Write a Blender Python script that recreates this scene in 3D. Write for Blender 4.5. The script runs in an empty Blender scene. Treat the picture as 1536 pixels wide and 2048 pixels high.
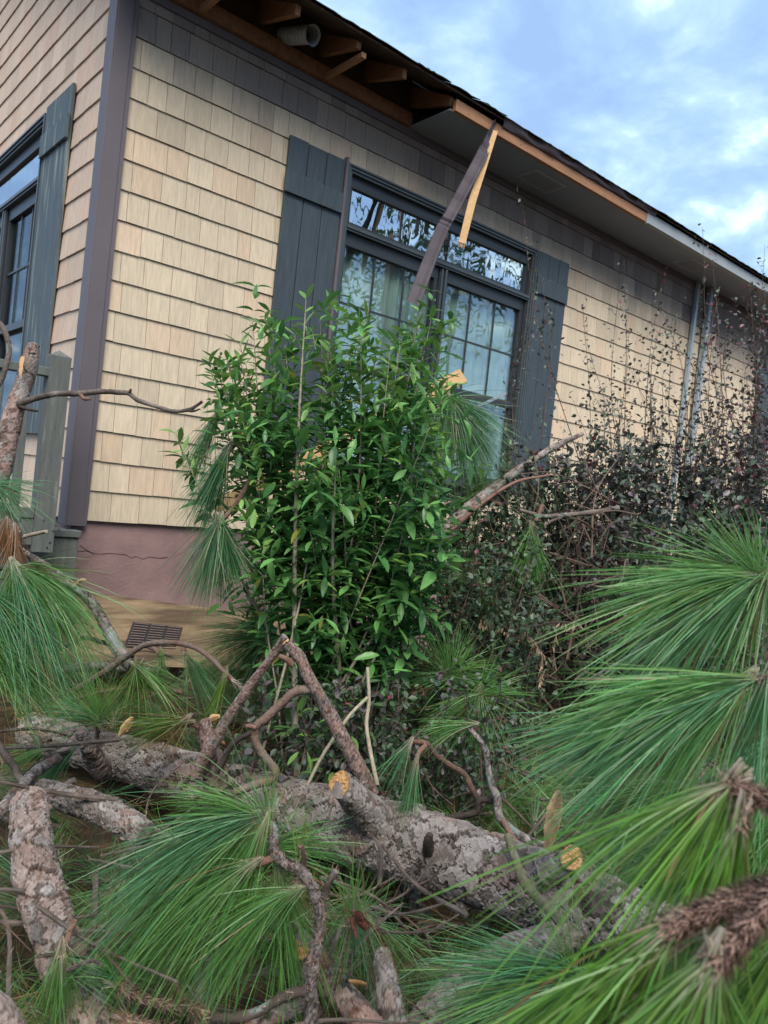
import bpy, math, random
import numpy as np
from mathutils import Vector, Matrix
from mathutils.kdtree import KDTree
random.seed(7); RNG = np.random.default_rng(11)
sc = bpy.context.scene; col = sc.collection
# ------------------------------------------------------------------ camera
CAM = np.array([-1.58, -4.6285, 0.3013]); YAW, PITCH, ROLL, F = 0.7109, -0.01448, 0.10631, 1560.0
cy_, sy_, cp_, sp_ = math.cos(YAW), math.sin(YAW), math.cos(PITCH), math.sin(PITCH)
FW = np.array([sy_*cp_, cy_*cp_, sp_]); R0 = np.array([cy_, -sy_, 0.]); U0 = np.cross(R0, FW)
RT = math.cos(ROLL)*R0 + math.sin(ROLL)*U0; UP = -math.sin(ROLL)*R0 + math.cos(ROLL)*U0
cam = bpy.data.objects.new('camera', bpy.data.cameras.new('camera')); col.objects.link(cam)
cam.matrix_world = Matrix(((RT[0], UP[0], -FW[0], CAM[0]), (RT[1], UP[1], -FW[1], CAM[1]), (RT[2], UP[2], -FW[2], CAM[2]), (0, 0, 0, 1)))
cam.data.sensor_fit = 'HORIZONTAL'; cam.data.sensor_width = 36; cam.data.lens = 36*F/1536
cam.data.clip_start = 0.05; cam.data.clip_end = 2000
cam.data.dof.use_dof = True; cam.data.dof.focus_distance = 3.2; cam.data.dof.aperture_fstop = 7.0
sc.camera = cam
# ------------------------------------------------------------------ sky and sun
SUN_EL, SUN_AZ = math.radians(50), math.radians(212)      # azimuth clockwise from +Y
w = bpy.data.worlds.new('World'); sc.world = w; w.use_nodes = True
nt = w.node_tree; N = nt.nodes; L = nt.links
for n in list(N): N.remove(n)
out = N.new('ShaderNodeOutputWorld'); bg = N.new('ShaderNodeBackground'); bg.inputs[1].default_value = 0.12
L.new(bg.outputs[0], out.inputs[0])
sky = N.new('ShaderNodeTexSky'); sky.sky_type = 'NISHITA'; sky.sun_disc = False
sky.sun_elevation = SUN_EL; sky.sun_rotation = SUN_AZ
tc = N.new('ShaderNodeTexCoord'); sep = N.new('ShaderNodeSeparateXYZ'); L.new(tc.outputs['Generated'], sep.inputs[0])
def wm(op, a, b):
    m = N.new('ShaderNodeMath'); m.operation = op
    for i, v in enumerate((a, b)):
        if isinstance(v, (int, float)): m.inputs[i].default_value = v
        else: L.new(v, m.inputs[i])
    return m.outputs[0]
zz = wm('ADD', wm('MAXIMUM', sep.outputs[2], 0.0), 0.22)
comb = N.new('ShaderNodeCombineXYZ'); L.new(wm('DIVIDE', sep.outputs[0], zz), comb.inputs[0]); L.new(wm('DIVIDE', sep.outputs[1], zz), comb.inputs[1])
comb.inputs[2].default_value = 3.7
n1 = N.new('ShaderNodeTexNoise'); n1.inputs['Scale'].default_value = 4.6; n1.inputs['Detail'].default_value = 6; n1.inputs['Roughness'].default_value = 0.56
n1.inputs['Distortion'].default_value = 0.25
L.new(comb.outputs[0], n1.inputs['Vector'])
ramp = N.new('ShaderNodeValToRGB'); L.new(n1.outputs['Fac'], ramp.inputs[0])
cr = ramp.color_ramp; K = 4.75
cr.elements[0].position = 0.38; cr.elements[0].color = (.245*K, .375*K, .60*K, 1)
cr.elements[1].position = 0.68; cr.elements[1].color = (.74*K, .93*K, 1.0*K, 1)
e_ = cr.elements.new(0.50); e_.color = (.30*K, .455*K, .69*K, 1)
e_ = cr.elements.new(0.585); e_.color = (.40*K, .57*K, .80*K, 1)
mx = N.new('ShaderNodeMixRGB'); mx.inputs[0].default_value = 0.9; L.new(sky.outputs[0], mx.inputs[1]); L.new(ramp.outputs[0], mx.inputs[2])
L.new(mx.outputs[0], bg.inputs[0])
sun = bpy.data.objects.new('sun', bpy.data.lights.new('sun', 'SUN')); col.objects.link(sun)
sun.data.energy = 2.3; sun.data.angle = math.radians(40); sun.data.color = (1.0, 0.92, 0.82)
sd = Vector((math.sin(SUN_AZ)*math.cos(SUN_EL), math.cos(SUN_AZ)*math.cos(SUN_EL), math.sin(SUN_EL)))
sun.rotation_euler = sd.to_track_quat('Z', 'Y').to_euler()
sc.view_settings.view_transform = 'Standard'; sc.view_settings.look = 'None'; sc.view_settings.gamma = 1
sc.view_settings.exposure = 1.5

# ------------------------------------------------------------------ helpers
def ray(px, py): return (px-768)/F*RT - (py-1024)/F*UP + FW
def P(px, py, d): return CAM + ray(px, py)*d                        # point seen at a pixel, d metres in front
def PY(px, py, y=0.):                                               # on the plane y = const
    r = ray(px, py); return CAM + r*((y-CAM[1])/r[1])
def PX(px, py, x=0.):
    r = ray(px, py); return CAM + r*((x-CAM[0])/r[0])
def D(dx, dy, dz=0.):
    v = RT*dx - UP*dy + FW*dz; return v/np.linalg.norm(v)
WO = {}
class MB:
    def __init__(s): s.v = []; s.f = []; s.c = []; s.n = 0; s.m = []
    def add(s, verts, faces, color=None):
        verts = np.asarray(verts, float).reshape(-1, 3); faces = np.asarray(faces, int)
        s.v.append(verts); s.f.append(faces + s.n); s.n += len(verts)
        if color is None: color = (1, 1, 1)
        c = np.asarray(color, float)
        if c.ndim == 1: c = np.tile(c, (len(verts), 1))
        s.c.append(c)
    def box(s, a, b, color=None):
        x0, y0, z0 = np.minimum(a, b); x1, y1, z1 = np.maximum(a, b)
        s.add([(x0,y0,z0),(x1,y0,z0),(x1,y1,z0),(x0,y1,z0),(x0,y0,z1),(x1,y0,z1),(x1,y1,z1),(x0,y1,z1)],
              [(0,3,2,1),(4,5,6,7),(0,1,5,4),(1,2,6,5),(2,3,7,6),(3,0,4,7)], color)
    def hexa(s, pts, color=None):                                   # bottom four, top four
        s.add(pts, [(0,3,2,1),(4,5,6,7),(0,1,5,4),(1,2,6,5),(2,3,7,6),(3,0,4,7)], color)
    def beam(s, p, q, wv, tv, w, t, color=None):
        p, q, wv, tv = map(np.asarray, (p, q, wv, tv)); a = wv*w/2; b = tv*t/2
        s.hexa([p-a-b, p+a-b, p+a+b, p-a+b, q-a-b, q+a-b, q+a+b, q-a+b], color)
    def mesh(s, name, origin):
        me = bpy.data.meshes.new(name)
        v = np.concatenate(s.v) - origin; me.vertices.add(len(v)); me.vertices.foreach_set('co', v.astype(np.float32).ravel())
        loops = np.concatenate([f.ravel() for f in s.f]); sizes = np.concatenate([np.full(len(f), f.shape[1]) for f in s.f])
        me.loops.add(len(loops)); me.loops.foreach_set('vertex_index', loops.astype(np.int32))
        me.polygons.add(len(sizes)); st = np.concatenate([[0], np.cumsum(sizes)[:-1]])
        me.polygons.foreach_set('loop_start', st.astype(np.int32)); me.polygons.foreach_set('loop_total', sizes.astype(np.int32))
        me.update(calc_edges=True); me.validate()
        ca = me.color_attributes.new('Col', 'FLOAT_COLOR', 'POINT')
        c = np.concatenate(s.c); c4 = np.ones((len(c), 4), np.float32); c4[:, :3] = c; ca.data.foreach_set('color', c4.ravel())
        return me
def worg(o): return WO[o.name] if o is not None else np.zeros(3)
def obj(name, mb, mat, parent=None, origin=None, smooth=False, bevel=0, label=None, kind=None):
    o_w = np.asarray(origin if origin is not None else (worg(parent) if parent else mb.v[0][0]), float)
    me = mb.mesh(name, o_w); me.materials.append(mat)
    me.polygons.foreach_set('use_smooth', [bool(smooth)]*len(me.polygons))
    o = bpy.data.objects.new(name, me); col.objects.link(o); o.location = o_w - worg(parent); o.parent = parent
    WO[o.name] = o_w
    if bevel:
        b = o.modifiers.new('bevel', 'BEVEL'); b.width = bevel; b.segments = 1; b.limit_method = 'ANGLE'
    if label: o['label'] = label
    if kind: o['kind'] = kind
    return o
def tag(o, label, cat, group=None, kind=None):
    o['label'] = label; o['category'] = cat
    if group: o['group'] = group
    if kind: o['kind'] = kind
    return o
def thing(name, label, cat, loc, group=None):
    o = bpy.data.objects.new(name, None); col.objects.link(o); o.location = loc; o.empty_display_size = .1
    WO[o.name] = np.asarray(loc, float); return tag(o, label, cat, group)
def bx(name, a, b, mat, parent, bevel=0, color=None, **k):
    m = MB(); m.box(a, b, color); return obj(name, m, mat, parent, bevel=bevel, **k)

# ------------------------------------------------------------------ materials
def mat(name, color=(.5,.5,.5), rough=.6, spec=.5, use='flat', noise=0., nscale=20, stretch=(1,1,1), bump=0., bscale=60, metal=0., trans=0., col2=None, n2scale=3, n2=(.45,.65)):
    m = bpy.data.materials.new(name); m.use_nodes = True; t = m.node_tree; nd = t.nodes; lk = t.links
    b = nd['Principled BSDF']; b.inputs['Roughness'].default_value = rough; b.inputs['Specular IOR Level'].default_value = spec; b.inputs['Metallic'].default_value = metal
    geo = nd.new('ShaderNodeNewGeometry'); mp = nd.new('ShaderNodeMapping'); mp.inputs['Scale'].default_value = stretch
    lk.new(geo.outputs['Position'], mp.inputs[0])
    if use == 'attr':
        a = nd.new('ShaderNodeAttribute'); a.attribute_name = 'Col'; base = a.outputs['Color']
        mm = nd.new('ShaderNodeMixRGB'); mm.blend_type = 'MULTIPLY'; mm.inputs[0].default_value = 1; lk.new(base, mm.inputs[1]); mm.inputs[2].default_value = (*color, 1); base = mm.outputs[0]
    elif use == 'obj':
        a = nd.new('ShaderNodeObjectInfo'); base = a.outputs['Color']
    else:
        a = nd.new('ShaderNodeRGB'); a.outputs[0].default_value = (*color, 1); base = a.outputs[0]
    src = base
    if col2 is not None:
        nz = nd.new('ShaderNodeTexNoise'); nz.inputs['Scale'].default_value = n2scale; nz.inputs['Detail'].default_value = 6; lk.new(mp.outputs[0], nz.inputs['Vector'])
        rp = nd.new('ShaderNodeMapRange'); rp.inputs[1].default_value = n2[0]; rp.inputs[2].default_value = n2[1]; lk.new(nz.outputs['Fac'], rp.inputs[0])
        mm = nd.new('ShaderNodeMixRGB'); lk.new(rp.outputs[0], mm.inputs[0]); lk.new(src, mm.inputs[1]); mm.inputs[2].default_value = (*col2, 1); src = mm.outputs[0]
    if noise:
        nz = nd.new('ShaderNodeTexNoise'); nz.noise_dimensions = '4D'; nz.inputs['Scale'].default_value = nscale; nz.inputs['Detail'].default_value = 5; nz.inputs['Roughness'].default_value = .65
        lk.new(mp.outputs[0], nz.inputs['Vector'])
        sp = nd.new('ShaderNodeSeparateColor'); lk.new(base, sp.inputs[0]); mu = nd.new('ShaderNodeMath'); mu.operation = 'MULTIPLY'; mu.inputs[1].default_value = 300
        lk.new(sp.outputs[0], mu.inputs[0]); lk.new(mu.outputs[0], nz.inputs['W'])
        rp = nd.new('ShaderNodeMapRange'); rp.inputs[1].default_value = .3; rp.inputs[2].default_value = .7; rp.inputs[3].default_value = 1-noise; rp.inputs[4].default_value = 1+noise
        lk.new(nz.outputs['Fac'], rp.inputs[0])
        mm = nd.new('ShaderNodeVectorMath'); mm.operation = 'SCALE'; lk.new(src, mm.inputs[0]); lk.new(rp.outputs[0], mm.inputs['Scale']); src = mm.outputs[0]
    lk.new(src, b.inputs['Base Color'])
    if bump:
        nb = nd.new('ShaderNodeTexNoise'); nb.inputs['Scale'].default_value = bscale; nb.inputs['Detail'].default_value = 5; lk.new(mp.outputs[0], nb.inputs['Vector'])
        bp = nd.new('ShaderNodeBump'); bp.inputs['Strength'].default_value = bump; bp.inputs['Distance'].default_value = .004
        lk.new(nb.outputs['Fac'], bp.inputs['Height']); lk.new(bp.outputs[0], b.inputs['Normal'])
    if trans:
        tr = nd.new('ShaderNodeBsdfTranslucent'); lk.new(src, tr.inputs[0]); ms = nd.new('ShaderNodeMixShader'); ms.inputs[0].default_value = trans
        lk.new(b.outputs[0], ms.inputs[1]); lk.new(tr.outputs[0], ms.inputs[2]); lk.new(ms.outputs[0], nd['Material Output'].inputs[0])
    return m
SH = dict(rough=.78, spec=.25, noise=.17, nscale=9, stretch=(9,9,.8), bump=.5, bscale=12)
M = dict(
 shingle_o=mat('shingle', use='obj', **SH), shingle_a=mat('shingle_joined', use='attr', color=(1,1,1), **SH),
 wrap=mat('house_wrap', (.05,.045,.04), .9),
 trim=mat('mauve_metal_trim', (.122,.106,.116), .55, .35, noise=.06, nscale=4, bump=.05, bscale=30),
 slate=mat('slate_paint', (.046,.062,.072), .5, .4, noise=.26, nscale=7, stretch=(7,7,.6), bump=.3, bscale=14),
 slate_old=mat('weathered_slate_paint', (.075,.10,.11), .65, .35, noise=.3, nscale=9, stretch=(9,9,.6), bump=.6, bscale=14, col2=(.20,.23,.21), n2scale=2.6, n2=(.56,.66)),
 frame=mat('window_frame_paint', (.055,.068,.075), .38, .5, noise=.08, nscale=12),
 sash=mat('window_sash_paint', (.028,.033,.038), .4, .5),
 soffit=mat('soffit_paint', (.24,.27,.33), .7, .3, noise=.07, nscale=3),
 vent=mat('soffit_vent_metal', (.42,.44,.47), .5, .4),
 fascia=mat('grey_fascia', (.27,.30,.32), .55, .4, noise=.04, nscale=5),
 pine=mat('bare_pine_lumber', (.33,.175,.095), .7, .3, noise=.25, nscale=10, stretch=(.6,9,9), bump=.2, bscale=12),
 pine_pale=mat('fresh_pine_lumber', (.50,.315,.15), .65, .3, noise=.18, nscale=10, stretch=(2,4,4), bump=.2),
 rafter=mat('old_rafter_lumber', (.24,.12,.065), .75, .3, noise=.3, nscale=8, stretch=(4,1,4), bump=.3),
 deckwood=mat('grey_deck_paint', (.115,.125,.115), .75, .3, noise=.22, nscale=8, stretch=(6,6,.8), bump=.5, bscale=16, col2=(.19,.20,.18), n2scale=7, n2=(.6,.75)),
 strip=mat('dark_mauve_metal', (.060,.050,.062), .6, .25, noise=.1, nscale=9),
 stucco=mat('pink_stucco', (.29,.19,.18), .85, .2, noise=.16, nscale=5, bump=.6, bscale=60, col2=(.235,.155,.15), n2scale=2.4),
 crack=mat('crack', (.09,.05,.045), .9), ply=mat('plywood', (.25,.18,.105), .7, .3, noise=.5, nscale=4, stretch=(.8,1,7), bump=.2, col2=(.12,.08,.048), n2scale=2.3, n2=(.42,.62)),
 dark=mat('dark_metal', (.03,.028,.028), .6), galv=mat('galvanised_metal', (.30,.36,.40), .5, .5, metal=.2, noise=.1, nscale=14),
 roof=mat('asphalt_shingle', (.035,.035,.035), .95, .1, noise=.3, nscale=90, bump=.5, bscale=200, col2=(.05,.065,.03), n2scale=9),
 duct=mat('duct_plastic', (.30,.32,.33), .5), deck=mat('roof_sheathing', (.08,.055,.04), .9, .2, noise=.3, nscale=6),
 screen=mat('insect_screen', (.035,.04,.045), .8, .2, noise=.5, nscale=30), curtain=mat('curtain_cloth', (.33,.42,.39), .9, .1, noise=.25, nscale=2.5, stretch=(5,5,.5)),
 room=mat('room', (.04,.045,.05), .9),
 bark=mat('pine_bark', (1,1,1), .88, .2, use='attr', noise=.28, nscale=55, bump=.7, bscale=140),
 wood=mat('cut_wood', (1,1,1), .7, .3, use='attr', noise=.22, nscale=60, bump=.5, bscale=120),
 needle=mat('pine_needle', (1,1,1), .34, .55, use='attr', trans=.26),
 leaf_o=mat('shrub_leaf', use='obj', rough=.36, spec=.45, noise=.12, nscale=30, trans=.24), leaf_a=mat('shrub_leaf_joined', (1,1,1), use='attr', rough=.36, spec=.45, noise=.12, nscale=30, trans=.24),
 purple=mat('purple_leaf', (1,1,1), use='attr', rough=.42, spec=.45, trans=.12), stem=mat('shrub_stem', (1,1,1), use='attr', rough=.8, noise=.3, nscale=60, bump=.5, bscale=120),
 soil=mat('soil', (.045,.032,.022), .95, .1, noise=.5, nscale=9, bump=1, bscale=40, col2=(.09,.055,.03), n2scale=12),
 straw=mat('pine_straw', (1,1,1), .7, .3, use='attr'),
)
def glass(name, refl, tint, wav):
    m = bpy.data.materials.new(name); m.use_nodes = True; nd = m.node_tree.nodes; lk = m.node_tree.links
    nd.remove(nd['Principled BSDF']); g = nd.new('ShaderNodeBsdfGlossy'); g.inputs['Roughness'].default_value = .01; g.inputs[0].default_value = (.88,.95,1,1)
    t = nd.new('ShaderNodeBsdfTransparent'); t.inputs[0].default_value = (*tint, 1); x = nd.new('ShaderNodeMixShader'); x.inputs[0].default_value = refl
    lk.new(t.outputs[0], x.inputs[1]); lk.new(g.outputs[0], x.inputs[2]); lk.new(x.outputs[0], nd['Material Output'].inputs[0])
    geo = nd.new('ShaderNodeNewGeometry'); n = nd.new('ShaderNodeTexNoise'); n.inputs['Scale'].default_value = 3; n.inputs['Detail'].default_value = .5; mpp = nd.new('ShaderNodeMapping'); mpp.inputs['Scale'].default_value = (2.2,2.2,.9); lk.new(geo.outputs['Position'], mpp.inputs[0]); lk.new(mpp.outputs[0], n.inputs['Vector'])
    b = nd.new('ShaderNodeBump'); b.inputs['Strength'].default_value = 1; b.inputs['Distance'].default_value = wav; lk.new(n.outputs['Fac'], b.inputs['Height']); lk.new(b.outputs[0], g.inputs['Normal'])
    return m
M['glass'] = glass('window_glass', .15, (.90,.95,.94), .0006); M['glass_t'] = glass('transom_glass', .60, (.5,.5,.5), .0022)
def nodes_ring(m, name): pass

# ------------------------------------------------------------------ ground
def gz(x, y): return -1.0 + min(0, (y+.4))*.10 + .03*math.sin(x*2.1+y)+.02*math.sin(y*3.7)
g = MB(); gx = np.concatenate([[-600,-120,-30,-10], np.linspace(-5,10,80), [16,40,150,600]]); gy = np.concatenate([[-600,-120,-30,-10], np.linspace(-7,1,50), [8,40,150,600]])
vs = [(x, y, (gz(x, y) if -7 <= y <= 1 and -5 <= x <= 10 else (-1.0-.04*min(max(-y,0),7)))+RNG.normal()*.012) for y in gy for x in gx]; nx = len(gx)
g.add(vs, [(j*nx+i, j*nx+i+1, (j+1)*nx+i+1, (j+1)*nx+i) for j in range(len(gy)-1) for i in range(nx-1)])
obj('ground', g, M['soil'], origin=(0,0,0), smooth=True, kind='structure')

# ------------------------------------------------------------------ house
E = .178
house = thing('house', 'tan shingled house with slate shutters, pink foundation and storm-torn eave', 'house', (0, 0, -1))
XW = 11.0
WX0, WX1, WZ0, WZ1 = 1.69, 3.87, .49, 2.68
def tan(): 
    t = RNG.normal(); q = RNG.random()
    c = np.array([.565,.472,.345])*(1+.04*t); 
    if q < .15: c *= np.array([1.02,.95,.93])
    elif q > .88: c *= .91
    return c
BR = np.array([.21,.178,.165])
fw = MB()
fw.box((.0,.004,-.001), (WX0+.05,.15,3.5)); fw.box((WX0+.05,.004,-.001), (WX1-.05,.15,WZ0+.03)); fw.box((WX0+.05,.004,WZ1-.03), (WX1-.05,.15,3.5)); fw.box((WX1-.05,.004,-.001), (XW,.15,3.5))
front = obj('front_wall', fw, M['wrap'], house)
swm = MB(); Y1 = 4.8
swm.box((.004,.15,-.02), (.15,1.14,3.2)); swm.box((.004,1.14,-.02), (.15,3.0,.52)); swm.box((.004,1.14,2.66), (.15,3.0,3.2)); swm.box((.004,3.0,-.02), (.15,Y1,3.2))
swm.hexa([(.004,0,3.2),(.15,0,3.2),(.15,Y1,3.2),(.004,Y1,3.2),(.004,0,3.25),(.15,0,3.25),(.15,Y1,3.2+Y1*.5),(.004,Y1,3.2+Y1*.5)])
side = obj('side_wall', swm, M['wrap'], house)
unit = MB(); TB, TT = .014, .004      # front shingle: 1 wide, proud thickness at butt
def wedge(x0, w, z0, h, tb, tt): return [(x0,-tb,z0),(x0+w,-tb,z0),(x0+w,.002,z0),(x0,.002,z0),(x0,-tt,z0+h),(x0+w,-tt,z0+h),(x0+w,.002,z0+h),(x0,.002,z0+h)]
unit.hexa(wedge(0,1,0,1,TB,TT)); ume = unit.mesh('shingle', np.zeros(3)); ume.materials.append(M['shingle_o']); ume.polygons.foreach_set('use_smooth', [False]*len(ume.polygons))
SHL = []   # (wall, u0, width, z0, h, color, dz)
for k in range(0, 18):
    u = .10
    segs = [(.10, XW)]
    if WZ0-.1 < (k+.5)*E < WZ1: segs = [(.10, WX0+.01), (WX1-.01, XW)]
    for a, b in segs:
        u = a
        while u < b-.01:
            wd = RNG.choice([.095,.12,.14,.16,.18,.20], p=[.1,.15,.22,.22,.18,.13])*RNG.uniform(.95,1.05)
            if u == a: wd *= RNG.uniform(.4,1)
            if b-u-wd < .05: wd = b-u
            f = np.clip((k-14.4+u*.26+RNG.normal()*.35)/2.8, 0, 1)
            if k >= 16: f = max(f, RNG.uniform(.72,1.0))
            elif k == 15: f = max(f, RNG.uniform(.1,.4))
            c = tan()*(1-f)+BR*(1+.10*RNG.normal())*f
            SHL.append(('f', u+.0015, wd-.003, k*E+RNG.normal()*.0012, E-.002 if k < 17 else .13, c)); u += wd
for k in range(0, 30):
    for a, b in ([(.10, 1.13), (3.0, Y1)] if .5 < (k+.5)*E < 2.68 else [(.10, Y1)]):
        if k*E > 3.1: a = max(a, (k*E+E-3.2)/.5)
        u = a
        while u < b-.01:
            wd = RNG.choice([.095,.12,.14,.16,.18,.20])*RNG.uniform(.95,1.05)
            if b-u-wd < .05: wd = b-u
            c = tan()*np.array([1.03,.95,.98]); SHL.append(('s', u+.0015, wd-.003, k*E+RNG.normal()*.0012, E-.002, c)); u += wd
def uvz(q):
    v = q-CAM; d = v@FW; return 768+F*(v@RT)/d, 1024-F*(v@UP)/d, d
scored = []
for i, s in enumerate(SHL):
    c = np.array([s[1]+s[2]/2, 0, s[3]+E/2]) if s[0] == 'f' else np.array([0, s[1]+s[2]/2, s[3]+E/2])
    X, Y, d = uvz(c); vis = -30 < X < 1560 and -30 < Y < 1100
    hid = (430 < X < 900 and Y > 760) or (s[0] == 'f' and 1.19 < c[0] < 1.67 and .5 < c[2] < 2.6) or (s[0]=='s' and X < 90 and Y > 700)
    ar = s[2]*E/d**2*(abs(1.0) if s[0] == 'f' else .5)
    scored.append((-(ar if vis and not hid else 0), i))
scored.sort(); top = set(i for sc_, i in scored[:300] if sc_ < 0)
rest = MB()
for i, (wl, u0, wd, z0, h, c) in enumerate(SHL):
    if i in top:
        o = bpy.data.objects.new('shingle', ume); col.objects.link(o); par = front if wl == 'f' else side; o.parent = par
        off = worg(par)
        if wl == 'f': o.location = np.array([u0, 0, z0])-off; o.scale = (wd, 1, h)
        else: o.rotation_euler = (0, 0, -math.pi/2); o.location = np.array([0, u0+wd, z0])-off; o.scale = (wd, 1, h)
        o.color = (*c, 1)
    else:
        v = np.array(wedge(0, wd, 0, h, TB, TT))
        if wl == 'f': v += (u0, 0, z0)
        else: v = np.stack([v[:,1], u0+wd-v[:,0], v[:,2]+z0], 1)
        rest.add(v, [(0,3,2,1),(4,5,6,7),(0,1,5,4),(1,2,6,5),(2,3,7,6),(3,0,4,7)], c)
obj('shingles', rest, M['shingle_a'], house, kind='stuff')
# corner post, in two folded metal faces
cb = MB(); cb.box((-.028,-.030,-.035), (.098,-.024,3.14)); cb.box((-.028,-.024,-.035), (-.022,.10,3.7)); cb.box((.092,-.024,-.035), (.098,0.0,3.13)); cb.box((-.020,-.036,-.035), (.070,-.031,3.135))
obj('corner_board', cb, M['trim'], house, bevel=.0015)
bx('frieze_board', (.10,-.026,3.085), (XW,-.001,3.137), M['trim'], house, bevel=.003)
# foundation
f = MB(); f.box((.020,.012,-1.3), (XW,.2,-.0035)); f.box((.020,.2,-1.3), (.2,Y1,-.0035)); fnd = obj('foundation', f, M['stucco'], house)
cm = MB(); pts = [(140,1097),(158,1103),(172,1101),(190,1107),(205,1108),(214,1106),(228,1107),(240,1108),(252,1109),(262,1116),(272,1112),(285,1118),(300,1113),(318,1116),(335,1114)]
for a, b in zip(pts[:-1], pts[1:]):
    p, q = PY(*a, .0105), PY(*b, .0105); t = np.array((0,0,1)); cm.beam(p, q, t, np.array((0,1,0)), .0014*random.uniform(.3,1.6), .003)
for a, b in zip([(160,1090),(172,1099),(182,1104)], [(172,1099),(182,1104),(186,1110)]):
    cm.beam(PY(*a,.0105), PY(*b,.0105), np.array((0,0,1)), np.array((0,1,0)), .002, .003)
obj('crack', cm, M['crack'], fnd)
sk = MB(); TL, TR_, BL, BRr = PY(150,1182,-.01), PY(600,1240,-.03), PY(60,1322,-.16), PY(600,1345,-.2)
dv = np.array((0,.018,0)); sk.hexa([BL, BRr, BRr+dv, BL+dv, TL, TR_, TR_+dv, TL+dv]); skirt = obj('plywood_skirting', sk, M['ply'], house)
# louvred vent in the plywood
def bil(s, t): return (TL*(1-s)+TR_*s)*t + (BL*(1-s)+BRr*s)*(1-t)
def plyp(px, py):
    n = np.cross(TR_-TL, BL-TL); r = ray(px, py); return CAM + r*(((TL-CAM)@n)/(r@n))
a, b, c_, d_ = plyp(248,1294), plyp(352,1299), plyp(365,1254), plyp(266,1243)
nrm = np.array((0,-1,.1)); vt = MB(); vt.hexa([a+nrm*.004, b+nrm*.004, b, a, d_+nrm*.004, c_+nrm*.004, c_, d_]); fv = obj('foundation_vent', vt, M['dark'], skirt)
for grp in range(3):
    s0, s1 = grp/3+.03, (grp+1)/3-.03
    for r_ in range(10):
        t = (r_+.5)/10; p = (a*(1-s0)+b*s0)*(1-t)+(d_*(1-s0)+c_*s0)*t; q = (a*(1-s1)+b*s1)*(1-t)+(d_*(1-s1)+c_*s1)*t
        m_ = MB(); m_.beam(p+nrm*.009, q+nrm*.009, np.array((0,-.5,.86)), np.array((0,.86,.5)), .007, .003); 
        if 'LV' not in globals(): LV = []
        LV.append(m_)
LM = mat('louvre_metal', (.33,.24,.21), .5)
lv = MB()
for m_ in LV: lv.add(m_.v[0], m_.f[0])
obj('louvres', lv, LM, fv) if False else [obj('louvre', m_, LM, skirt) for m_ in LV]

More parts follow.
